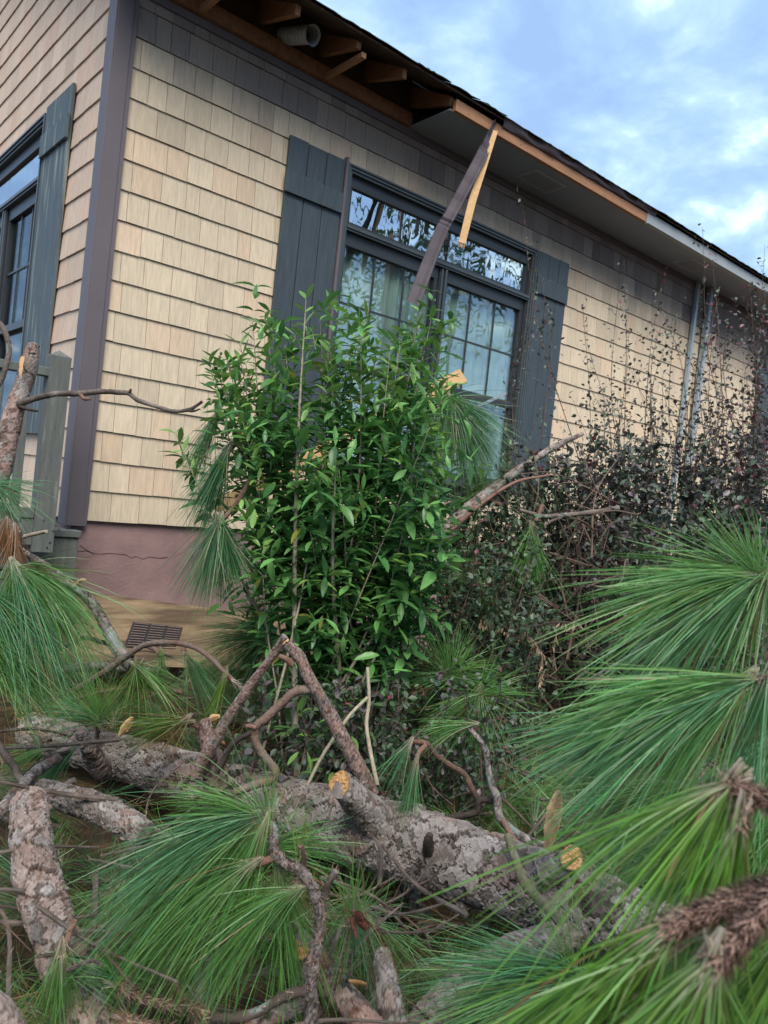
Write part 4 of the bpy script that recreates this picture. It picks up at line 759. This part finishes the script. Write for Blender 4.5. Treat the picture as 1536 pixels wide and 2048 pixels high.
bough('reddish shaggy twig with white-based needles at bottom right corner', [(1640,1700,.86),(1560,1790,.86),(1500,1850,.85),(1455,1895,.84),(1425,1930,.83)], 0, 0, 40, 36,
   [(1418,1945,.83,-.35,.95,-.05,120,.22,.34,.1,FGC),(1412,1940,.83,-.8,.6,-.1,80,.26,.2,.3,FGC),(1425,1950,.83,.15,1,0,60,.20,.35,0,FGC)], shaggy=40, shl=.009, **FK)
bough('cluster of long hanging needles at the lower right edge', [(1640,1850,1.1),(1580,1840,1.1),(1545,1830,1.1)], 0, 0, 30, 26,
   [(1540,1835,1.1,-.15,1,0,160,.28,.3,.05,LG),(1560,1900,1.0,-.6,.8,-.1,120,.24,.3,.2,FGC)], shaggy=8, wdt=.002)
# 11 tufts behind: in shrub, on window, mid ground
mid = [('hanging needle spray left of shrub against the pink foundation', (440,1045,3.2), [(-.25,1,0,420,.30,.50,.25,BG*.8),(.3,1,0,260,.28,.45,.15,BG*.75)], [(500,960),(470,1010),(440,1045)]),
 ('needle spray behind the left shrub edge against tan shingles', (455,900,3.4), [(-.45,1,0,340,.34,.28,.2,BG*.7)], [(500,930),(475,890),(455,900)]),
 ('needle spray beside the top left of shrub against shingles', (428,840,4.0), [(-.4,1,0,190,.32,.30,.15,BG*.8)], [(500,830),(465,830),(428,840)]),
 ('fluffy needle spray lying against the lower window corner', (900,800,4.4), [(.65,.7,0,460,.42,.38,.35,BG*.8),(.1,1,0,300,.36,.5,.3,BG*.75),(.9,.2,0,260,.38,.4,.45,BG*.85),(.3,.8,0,360,.45,.6,.3,BG*.75),(-.3,.8,0,300,.4,.6,.3,BG*.7)], [(820,860),(860,830),(905,800)]),
 ('needle clump hanging beneath the level lichen twig', (1062,1060,3.95), [(.12,1,0,260,.30,.28,.1,GR),(-.3,1,0,120,.24,.35,.1,GR)], [(1085,1010),(1075,1035),(1062,1060)]),
 ('bright upright needle tuft behind the left part of trunk', (198,1440,3.3), [(-.2,-1,0,110,.26,.55,0,GR),(-.95,-.4,0,130,.30,.35,.2,BG),(.6,-.8,0,60,.22,.5,.1,GR)], [(190,1500),(195,1470),(198,1440)]),
 ('yellowish needle tuft pointing left beside the snapped stub', (365,1443,2.95), [(-1,.05,0,130,.24,.35,.15,YG*.8),(-.8,.7,0,60,.20,.4,.1,BRN)], [(405,1485),(395,1455),(365,1443)]),
 ('drooping needle tuft at the foot of dark bent branch', (275,1335,3.3), [(.1,1,0,110,.22,.55,.1,YG*.7),(.7,.5,0,110,.26,.45,.3,GR),(-.6,.9,0,80,.22,.4,.2,YG*.7)], [(260,1300),(268,1320),(275,1335)]),
 ('small pale-based needle tuft just right of the vent', (322,1315,3.4), [(.1,1,0,60,.12,.35,0,LG)], [(300,1295),(312,1300),(322,1315)]),
 ('small needle tuft with pale sheath below the arched twig', (378,1322,3.4), [(.5,.8,0,120,.24,.6,.3,BG)], [(366,1295),(370,1310),(378,1322)]),
 ('hanging strand of yellow needles under the bud tip', (448,1358,3.1), [(-.35,1,0,40,.24,.12,.05,YG)], [(452,1345),(450,1350),(448,1358)]),
 ('dark fluffy needle mound right of the plywood skirting', (540,1270,4.0), [(-.9,-.1,0,300,.38,.5,.3,GR*.75),(-.5,-.8,0,200,.30,.5,.2,GR*.75),(-.7,.7,0,300,.38,.5,.3,GR*.7),(.2,.9,0,200,.34,.5,.2,GR*.7)], [(600,1290),(570,1280),(540,1270)]),
 ('round bright needle tuft right of the shrub stems', (900,1350,3.5), [(0,-1,0,200,.26,.8,.1,LG),(.7,-.2,0,160,.28,.6,.3,GR),(-.7,0,0,130,.24,.6,.3,GR)], [(930,1420),(915,1380),(900,1350)]),
 ('green needle spray behind the crooked branch', (960,1390,3.3), [(.6,-.4,0,160,.28,.6,.3,GR),(0,.8,0,180,.30,.6,.2,GR),(-.9,.3,0,120,.28,.4,.3,LG)], [(990,1450),(975,1420),(960,1390)]),
 ('needle tuft lying in shade under the leaning trunk', (960,1180,4.0), [(-.5,-.6,0,140,.28,.6,.3,GR*.8),(.4,.8,0,160,.3,.6,.2,GR*.8)], [(990,1160),(975,1170),(960,1180)]),
 ('needle spray just above the slim leaning trunk', (960,985,4.4), [(.2,-.8,0,150,.26,.6,.2,GR*.9),(-.5,.5,0,160,.28,.6,.2,GR*.8)], [(1000,1010),(980,1000),(960,985)]),
 ]
for label, (px, py, d), tf, tw in mid:
    bough(label, tw, d+.05, d, 9, 8, [(px,py,d,*q) for q in tf], shaggy=2, seg=6, wdt=.0019, brown=.03)
# 12 the rest of the fallen crown: one mass of needles and straw
mass = MB(); cnt = 0
TC = np.concatenate([C_trunk]+[l_ for l_ in LOGS]); TCR = np.concatenate([np.full(len(C_trunk), .29)]+[np.full(len(l_), .13) for l_ in LOGS])
while cnt < 900:
    x, y = (RNG.uniform(-2.0, 5.5), RNG.uniform(-4.2, -.35)) if cnt < 640 else (RNG.uniform(-1.4, 1.6), RNG.uniform(-4.0, -2.2)); v = np.array([x, y, 0])-CAM; d = v@FW
    if d < 1.45: continue
    X_, Y_, d = uvz(np.array([x, y, gz(x, y)+.2]))
    if not (-150 < X_ < 1650 and 900 < Y_ < 2250): continue
    h = RNG.uniform(.05, .40 if d < 3 else .30); 
    p = np.array([x, y, gz(x, y)+h]); a = RNG.uniform(0, 6.28)
    ds_ = np.linalg.norm(TC-p, axis=1)-TCR; q_ = np.argmin(ds_)
    if ds_[q_] < 0 or (ds_[q_] < .16 and ((p-CAM)@FW) < ((TC[q_]-CAM)@FW)+.05 and p[2] > TC[q_][2]-.12): continue
    c = [GR*.9, BG*.85, GR*.75, YG*.55, LG*.9][RNG.integers(0, 5)]
    needles(mass, p, (math.cos(a), math.sin(a), RNG.uniform(-.1,.9)), n=int(RNG.uniform(50,95)), Ln=RNG.uniform(.2,.32), spread=.6, droop=.35, colr=c, wdt=.0017, seg=4, brown=.10, shoot=.1); cnt += 1
obj('pine_needles', mass, M['needle'], origin=(0,-2,-1), kind='stuff')['label'] = 'mass of fallen green pine needles covering the ground'
st = MB()
for _ in range(330):
    x, y = RNG.uniform(-2.0, 5.5), RNG.uniform(-4.2, -.3); p = np.array([x, y, gz(x, y)+RNG.uniform(.02,.25)]); a = RNG.uniform(0, 6.28)
    needles(st, p, (math.cos(a), math.sin(a), .1), n=30, Ln=.22, spread=.9, droop=.15, colr=BRN, brown=.8, wdt=.0016, seg=3, shoot=.2)
obj('pine_straw', st, M['straw'], origin=(0,-2,-1), kind='stuff')['label'] = 'brown dead pine straw scattered on the ground'
tw = MB()
for _ in range(560):
    x, y = (RNG.uniform(-1.8, 4.5), RNG.uniform(-3.9, -.4)) if _ % 2 else (RNG.uniform(-1.4, 1.4), RNG.uniform(-3.9, -2.2)); v = np.array([x, y, 0])-CAM
    if v@FW < 1.6: continue
    if np.min(np.linalg.norm(C_trunk[:, :2]-np.array([x, y]), axis=1)) < .30: continue
    p = np.array([x, y, gz(x, y)+RNG.uniform(.12,.50)]); a = RNG.uniform(0, 6.28); L_ = RNG.uniform(.15,.5); q = p+np.array((math.cos(a)*L_, math.sin(a)*L_, RNG.uniform(-.1,.12))); m1 = (p+q)/2+RNG.normal(size=3)*.022
    r0 = RNG.uniform(.003,.012)*RNG.uniform(.5,1); rt = tube(tw, [p, m1, q], [r0, r0*.8, r0*.5], 6, .015, pal=[DARK[_%3], RED[_%3], GREY[1]], lump=.1)
    if _ % 3: shag(tw, *rt, dens=1.2, ln=.006)
    if _ % 4 == 0:
        q2 = m1+(q-p)*.3+RNG.normal(size=3)*.07; tube(tw, [m1, (m1+q2)/2+RNG.normal(size=3)*.01, q2], [r0*.6, r0*.5, r0*.3], 5, .02, pal=[DARK[0], RED[1]], lump=.1)
obj('twigs', tw, M['bark'], origin=(0,-2,-1), kind='stuff')['label'] = 'loose brown twigs scattered through the pile'

# ------------------------------------------------------------------ leafy shrub
def leafmesh(L_=1., W_=.30, fold=.10, curl=.18):
    ts = [0,.12,.32,.55,.78,.92,1]; ws = [.04,.42,.88,1,.66,.30,.0]; v = []
    for t, w_ in zip(ts, ws):
        z = -curl*t*t; v += [(-w_*W_/2, t*L_, z+fold*w_*.6), (0, t*L_, z), (w_*W_/2, t*L_, z+fold*w_*.6)]
    f = []
    for i in range(len(ts)-1): a = i*3; f += [(a, a+1, a+4, a+3), (a+1, a+2, a+5, a+4)]
    return np.array(v), np.array(f)
LV_, LF_ = leafmesh()
LVAR = [leafmesh(1, w_, f_, c_) for w_, f_, c_ in ((.30,.10,.18),(.34,.14,.30),(.27,.08,.05),(.32,.12,-.12))]
def leafmat(p, d, up, s):
    y = d/np.linalg.norm(d); x = np.cross(y, up); nx_ = np.linalg.norm(x)
    if nx_ < 1e-3: x = np.array((1.,0,0)); nx_ = 1
    x /= nx_; z = np.cross(x, y); return np.stack([x*s, y*s, z*s], 1), p
shrub_base = P(700,1500,3.55); shrub_base[2] = gz(shrub_base[0], shrub_base[1])+.02
shrub = thing('leafy_shrub', 'tall glossy green broadleaf shrub with many upright stems before the window', 'shrub', tuple(shrub_base))
tips = []
def inside(px, py):   # crown outline in the photograph, used to choose where the stems end
    prof = [(600,600,650),(640,470,890),(700,410,905),(760,400,900),(830,420,915),(900,410,920),(1000,430,910),(1100,480,900),(1200,530,860),(1300,580,830)]
    for (a, l0, r0), (b, l1, r1) in zip(prof[:-1], prof[1:]):
        if a <= py <= b: t = (py-a)/(b-a); return l0+(l1-l0)*t < px < r0+(r1-r0)*t
    return False
spikes = [(612,598),(738,618),(722,650),(838,622),(862,640),(888,650),(830,660),(505,645),(530,640),(480,690),(545,660),(590,670),(625,665),(660,690),(700,690),(755,690),(780,700),(800,690),(418,728),(352,868),(440,760),(455,720),(570,690),(640,640)]
for q in spikes: tips.append((q[0], q[1], RNG.uniform(3.35,3.75)))
k = 0
while k < 74:
    px, py = RNG.uniform(400,930), RNG.uniform(680,1270)
    if inside(px, py) and RNG.random() < (1.15-.5*(py-680)/600): tips.append((px, py, RNG.uniform(3.05,3.9))); k += 1
leaves = []; 
stemcol = [(.36,.31,.23),(.24,.20,.15)]
for i, (px, py, d) in enumerate(tips):
    tip = P(px, py, d); bp = shrub_base + np.array([RNG.normal()*.16, RNG.normal()*.12, 0])
    m1 = bp*.65+tip*.35+np.array([RNG.normal()*.03,RNG.normal()*.03,.08]); m2 = bp*.3+tip*.7+np.array([RNG.normal()*.03, RNG.normal()*.03,.03])
    C = catmull([bp, m1, m2, tip], 24)
    if i < 60:
        mb = MB(); r0 = RNG.uniform(.0045,.011) if i % 3 or not 570 < px < 860 else .015; tube(mb, [bp, m1, m2, tip], [r0, r0*.75, r0*.5, .0016], 7, .03, pal=stemcol, lump=.12, cap=False); obj('stem', mb, M['stem'], shrub, smooth=True)
    ln = np.linalg.norm(np.diff(C, axis=0), axis=1).sum(); nn = int(ln*.60/.050)
    def node(p, ax, rot, s, young):
        u = np.cross(ax, (0,.3,1.)); u /= np.linalg.norm(u); v = np.cross(ax, u)
        for q in (0, 1):
            th = rot+math.pi*q; out = u*math.cos(th)+v*math.sin(th); dr = out*RNG.uniform(.7,1.1)+ax*RNG.uniform(.25,.7)+np.array((0,0,RNG.uniform(-.45,.1) if not young else .15))
            leaves.append((p, dr+RNG.normal(size=3)*.12, s*RNG.uniform(.75,1.15), young))
    for j in range(nn):
        t = (.40 if i % 4 else .15)+(.6 if i % 4 else .85)*(j+1)/nn; idx = min(int(t*23), 22); p = C[idx]+(C[idx+1]-C[idx])*(t*23-idx); ax = C[idx+1]-C[idx]; ax /= np.linalg.norm(ax)
        young = t > .86 and (py < 900 or i % 3 == 0); node(p, ax, j*1.57+i, .108 if not young else .08, young)
        if RNG.random() < .36:
            sd_ = ax*.6+RNG.normal(size=3)*.6; sd_ /= np.linalg.norm(sd_); sl = RNG.uniform(.07,.16)
            for q in range(3): node(p+sd_*sl*(q+1)/3, sd_, q*1.57, .092, q == 2 and RNG.random() < .25)
            
tipn = MB()
DG = np.array((.06,.17,.05)); MG = np.array((.12,.285,.078)); NG = np.array((.20,.37,.085))
arr = []
for (p, dr, s, y) in leaves:
    X_, Y_, d = uvz(p); vis = 0 < X_ < 1536 and 0 < Y_ < 1400
    if Y_ > 1400 and RNG.random() < .5: continue
    s = s*RNG.choice([.7,.9,1.0,1.12])
    r_ = RNG.random(); c = NG*RNG.uniform(.7,1.1) if y else (DG if r_ < .38 else MG)*RNG.uniform(.75,1.35)
    if not y and r_ > .985: c = np.array((.22,.24,.04))
    arr.append(((s/d if vis else 0)/(1+max(0, d-3.25)*2), p, dr, s, c))
arr.sort(key=lambda a: -a[0]); lm = []
for v_, f_ in LVAR:
    m_ = MB(); m_.add(v_, f_); me = m_.mesh('leaf', np.zeros(3)); me.materials.append(M['leaf_o']); me.polygons.foreach_set('use_smooth', [True]*len(me.polygons)); lm.append(me)
rest = MB(); LIM = 236; ln_ = 0
for i, (k_, p, dr, s, c) in enumerate(arr):
    A, o_ = leafmat(p, dr, np.array((0,0,1.))+RNG.normal(size=3)*.25, s); vi = RNG.integers(0, 4)
    if i < LIM:
        o = bpy.data.objects.new('leaf', lm[vi]); col.objects.link(o); o.parent = shrub; q = p-worg(shrub)
        o.matrix_basis = Matrix(((A[0,0],A[0,1],A[0,2],q[0]),(A[1,0],A[1,1],A[1,2],q[1]),(A[2,0],A[2,1],A[2,2],q[2]),(0,0,0,1))); o.color = (*c, 1)
    else:
        rest.add(LVAR[vi][0]@A.T+p, LVAR[vi][1], c)
obj('leaves', rest, M['leaf_a'], shrub, smooth=True, kind='stuff')
# pale cut stems leaning out at the shrub's foot
t, r = limb_thing('cut_shrub_stem', 'pale thin snapped shrub stem standing in front of the trunk', 'branch', [(735,1335),(738,1400),(733,1450),(742,1510),(755,1570)], 3.0, 2.85, 7, 9, pal=[(.42,.36,.26),(.33,.28,.2)], M_=8)
t, r = limb_thing('cut_shrub_stem', 'pale thin stem slanting down left behind the trunk stub', 'branch', [(735,1395),(700,1430),(665,1480),(640,1520),(615,1570)], 2.95, 2.85, 7, 7, pal=[(.42,.38,.26),(.33,.28,.2)], M_=8)
lm2 = MB()
for q in range(34):
    p = P(RNG.uniform(570,735), RNG.uniform(1390,1560), RNG.uniform(2.9,3.1)); A, o_ = leafmat(p, RNG.normal(size=3)+D(-.5,.3,0), np.array((0,0,1.)), RNG.uniform(.05,.08)); lm2.add(LVAR[q%4][0]@A.T+p, LVAR[q%4][1], NG*RNG.uniform(.6,1))
obj('leaves', lm2, M['leaf_a'], t, smooth=True, kind='stuff')

# ------------------------------------------------------------------ small-leaved bushes at right
SV = np.array([(0,0,0),(-.5,.45,.06),(.5,.45,.06),(-.38,.8,.02),(.38,.8,.02),(0,1,-.06),(0,.45,-.02)])*np.array((.62,1,1)); SF = np.array([(0,6,1),(0,2,6),(1,6,3),(6,5,3),(6,2,4),(6,4,5)])
PU = [np.array((.10,.098,.09)), np.array((.085,.12,.075)), np.array((.12,.10,.105)), np.array((.085,.115,.080)), np.array((.055,.072,.058))]
RDL = np.array((.16,.045,.06))
def bush(label, base, tips_, leafs, scol, cols, seed_red=.008, dens=.016, start=.25, group=None, rad=.004, twigp=.5, spreadb=.18):
    b3 = np.array(base); b = thing('bush', label, 'bush', tuple(b3), group); sm = MB(); lf = MB(); VL = []; FL = []; CL = []; n0 = 0
    def addleaf(p, dr, s, c):
        nonlocal n0
        A, _ = leafmat(p, dr, np.array((0,0,1.))+RNG.normal(size=3)*.5, s); VL.append(SV@A.T+p); FL.append(SF+n0); CL.append(np.tile(c, (7,1))); n0 += 7
    for (tip) in tips_:
        tip = np.array(tip); bp = b3+np.array([RNG.normal()*spreadb, RNG.normal()*spreadb*.6, 0]); tall = uvz(tip)[1] < 850 and dens == .02; wv_ = 2.2 if tall else 1; m1 = bp*.6+tip*.4+RNG.normal(size=3)*.06*wv_; m2 = bp*.25+tip*.75+RNG.normal(size=3)*.06*wv_
        tube(sm, [bp, m1, m2, tip], [rad*1.5, rad, rad*.6, rad*.25], 5, .05, pal=scol, lump=.1, cap=False)
        C = catmull([bp, m1, m2, tip], 30); ln = np.linalg.norm(np.diff(C, axis=0), axis=1).sum(); nn = int(ln*(1-start)/(dens*(2.6 if tall else 1)))
        for j in range(nn):
            t = start+(1-start)*(j+RNG.random())/nn; idx = min(int(t*29), 28); p = C[idx]+(C[idx+1]-C[idx])*(t*29-idx); ax = C[idx+1]-C[idx]; ax /= np.linalg.norm(ax)
            c = cols[RNG.integers(0, len(cols))]*RNG.uniform(.6,1.4); 
            if RNG.random() < seed_red*(1+7*(t > .9)): c = RDL*RNG.uniform(.7,1.3)
            if RNG.random() < (.8 if tall else twigp):
                td = RNG.normal(size=3)+ax*.7; td /= np.linalg.norm(td); td = (td+ax*.8)/np.linalg.norm(td+ax*.8) if tall else td; L_ = (RNG.uniform(.08,.34) if tall else RNG.uniform(.05,.22))*(1.25-t)
                k_ = max(int(L_/(.036 if tall else .022)), 1)
                for q in range(k_): addleaf(p+td*L_*(q+1)/k_, td*.5+RNG.normal(size=3)*.7, leafs*(.72 if tall else 1)*RNG.uniform(.6,1.15), c*RNG.uniform(.85,1.15))
                if L_ > .08: s_ = np.cross(td, (0,0,1.))*.0012; q = p+td*L_; n_ = len(sm.v); sm.add([p-s_, p+s_, q+s_*.4, q-s_*.4], [(0,1,2,3)], scol[0])
            else: addleaf(p, ax*.4+RNG.normal(size=3)*.8, leafs*(.72 if tall else 1)*RNG.uniform(.7,1.2), c)
    lf.add(np.concatenate(VL), np.concatenate(FL), np.concatenate(CL)); obj('stems', sm, M['stem'], b, smooth=True); obj('leaves', lf, M['purple'], b, kind='stuff'); return b
SC = [(.15,.085,.06),(.10,.065,.05)]
def tl(xr, yr, dr_, n): return [P(RNG.uniform(*xr), RNG.uniform(*yr), RNG.uniform(*dr_)) for _ in range(n)]
def gb(px, d): p = P(px, 1200, d); return (p[0], p[1], gz(p[0], p[1]))
bush('dark purple-leaved bush nearest the right shutter', gb(1150,4.9), [P(1045,405,5.1)]+[P(*q, 5.0) for q in [(1085,560),(1110,620),(1060,640)]]+tl((1040,1240),(880,980),(4.5,5.2),26)+tl((1080,1250),(760,860),(4.7,5.2),5), .046, SC, PU, group='purple-leaved bushes along the wall', dens=.02)
bush('purple-leaved bush with tall red shoots midway along the wall', gb(1250,5.1), [P(*q, 5.2) for q in [(1248,520),(1240,545),(1165,610)]]+tl((1160,1330),(860,970),(4.6,5.3),28)+tl((1170,1330),(640,840),(4.9,5.3),10), .046, SC, PU, group='purple-leaved bushes along the wall', dens=.02)
bush('purple-leaved bush growing before the galvanised channel', gb(1370,5.2), [P(*q, 5.2) for q in [(1325,560),(1310,590),(1355,600)]]+tl((1270,1440),(830,960),(4.6,5.4),30)+tl((1280,1440),(640,820),(5.0,5.4),12), .046, SC, PU, group='purple-leaved bushes along the wall', dens=.02)
bush('densest purple-leaved bush at the right edge reaching the eave', gb(1490,5.2), [P(*q, 5.0) for q in [(1405,455),(1425,520),(1530,490),(1500,560)]]+tl((1400,1580),(760,960),(4.5,5.4),36)+tl((1420,1600),(560,760),(4.6,5.2),20), .046, SC, PU[:3]+[PU[0]], seed_red=.03, group='purple-leaved bushes along the wall', dens=.02)
bush('dark small-leaved bush mass under the dead lichen twig', gb(1330,4.6), tl((1180,1580),(930,1120),(4.1,4.7),60), .046, SC, PU[1:], dens=.020, group='purple-leaved bushes along the wall', spreadb=.35)
GP = [np.array((.05,.10,.04)), np.array((.065,.115,.06)), np.array((.10,.13,.09)), np.array((.04,.075,.035))]
bush('low green small-leaved bush right of the shrub stems', gb(950,3.9), tl((830,1120),(1000,1300),(3.5,4.3),56), .038, SC, GP, dens=.02, spreadb=.3)
bush('low leafy sprigs filling the gap between shrub stems and trunk', gb(640,3.3), tl((500,800),(1340,1530),(2.95,3.3),36), .040, SC, GP+[PU[2]], dens=.024, spreadb=.3, seed_red=.0)
bush('low leafy sprigs behind the main trunk at centre', gb(800,3.3), tl((690,1060),(1330,1560),(2.95,3.4),44), .032, SC, GP+[PU[2]], dens=.02, spreadb=.3, seed_red=.02)
bush('dark tangle of small leaves between shrub and leaning trunk', gb(1020,4.6), tl((870,1150),(890,1120),(4.4,4.9),64), .042, SC, GP+PU[1:2], dens=.018, spreadb=.3)
# bare brown tangle
tg_ = MB()
for _ in range(170):
    p = P(RNG.uniform(1030,1290), RNG.uniform(1000,1400), RNG.uniform(4.1,4.7)); q = p+RNG.normal(size=3)*np.array((.25,.18,.22))+np.array((0,0,.1)); m1 = (p+q)/2+RNG.normal(size=3)*.05; r0 = RNG.uniform(.0015,.007)
    tube(tg_, [p, m1, q], [r0, r0*.8, r0*.4], 5, .05, pal=[(.17,.11,.08),(.10,.07,.055)], lump=.1, cap=False)
o = obj('bare_twigs', tg_, M['stem'], origin=(3,-1.5,-1), kind='stuff'); o['label'] = 'tangle of bare brown twigs under the dark bushes'
for px, w_ in ((1130,14),(1155,10),(1185,16),(1215,10),(1100,9)):
    pass
dl = thing('dead_leaf_spray', 'spray of curled dead tan leaves on a twig right of the shrub', 'dead leaves', tuple(P(1010,1260,3.7)))
mb = MB(); tube(mb, px3([(960,1240),(1010,1255),(1060,1270),(1085,1310),(1080,1360)], 3.7), [.005,.004,.004,.003,.002], 6, .02, pal=DARK); tube(mb, px3([(1165,1248),(1110,1245),(1060,1255)], 3.75), [.007,.006,.005], 6, .02, pal=DARK); obj('twig', mb, M['bark'], dl)
mb = MB(); 
for q in range(150):
    a = [(960,1240),(1010,1255),(1060,1270),(1085,1310),(1080,1360),(1120,1247),(1160,1247)]; i = RNG.integers(0, 6); t_ = RNG.random(); p = P(a[i][0]*(1-t_)+a[i+1][0]*t_, a[i][1]*(1-t_)+a[i+1][1]*t_+RNG.uniform(-4,8), 3.69+RNG.uniform(-.05,.05))
    A, _ = leafmat(p, D(RNG.normal()*.4,1,RNG.normal()*.3), RNG.normal(size=3), RNG.uniform(.022,.036)); mb.add(LVAR[1][0]@A.T*1+0*p+p, LVAR[1][1], np.array((.40,.29,.19))*RNG.uniform(.5,1.2))
obj('leaves', mb, M['straw'], dl, kind='stuff')

# ------------------------------------------------------------------ pine wood behind the photographer, seen in the window glass
pw = MB(); wf = MB()
for i in range(46):
    a = RNG.uniform(-1.1, 1.0); R_ = RNG.uniform(9, 30); x, y = 3+R_*math.sin(a)*1.3, -6-R_*math.cos(a); h = RNG.uniform(12,20); r0 = RNG.uniform(.12,.25)
    tube(pw, [(x,y,-1.5), (x+RNG.normal()*.4,y,h*.5), (x+RNG.normal()*.6,y,h)], [r0, r0*.8, r0*.2], 8, 1.2, pal=[(.09,.07,.06),(.14,.11,.09)], lump=.05)
    n = 520; c = np.array((x,y,h*.78)); pp = c+RNG.normal(size=(n,3))*np.array((1.3,1.3,h*.11)); 
    s1 = RNG.normal(size=(n,3)); s1 /= np.linalg.norm(s1, axis=1)[:, None]; s2 = RNG.normal(size=(n,3)); s2 /= np.linalg.norm(s2, axis=1)[:, None]
    v = np.stack([pp-s1*.28, pp+s2*.16, pp+s1*.28], 1).reshape(-1,3); wf.add(v, np.arange(3*n).reshape(-1,3), np.repeat(np.array((.05,.09,.035))[None]*RNG.uniform(.5,1.4,(n,1)), 3, 0))
wood = thing('pine_wood', 'tall pines reflected in the window panes', 'trees', (3,-20,-1)); wood['kind'] = 'stuff'; del wood['category']
obj('trunks', pw, M['bark'], wood, kind='stuff'); obj('foliage', wf, M['needle'], wood, kind='stuff')
sc.render.engine = 'CYCLES'
sc.cycles.max_bounces = 6; sc.cycles.transparent_max_bounces = 8
tot = sum(len(o.data.polygons) for o in bpy.data.objects if o.type == 'MESH'); print('objects', len(bpy.data.objects), 'faces', tot)
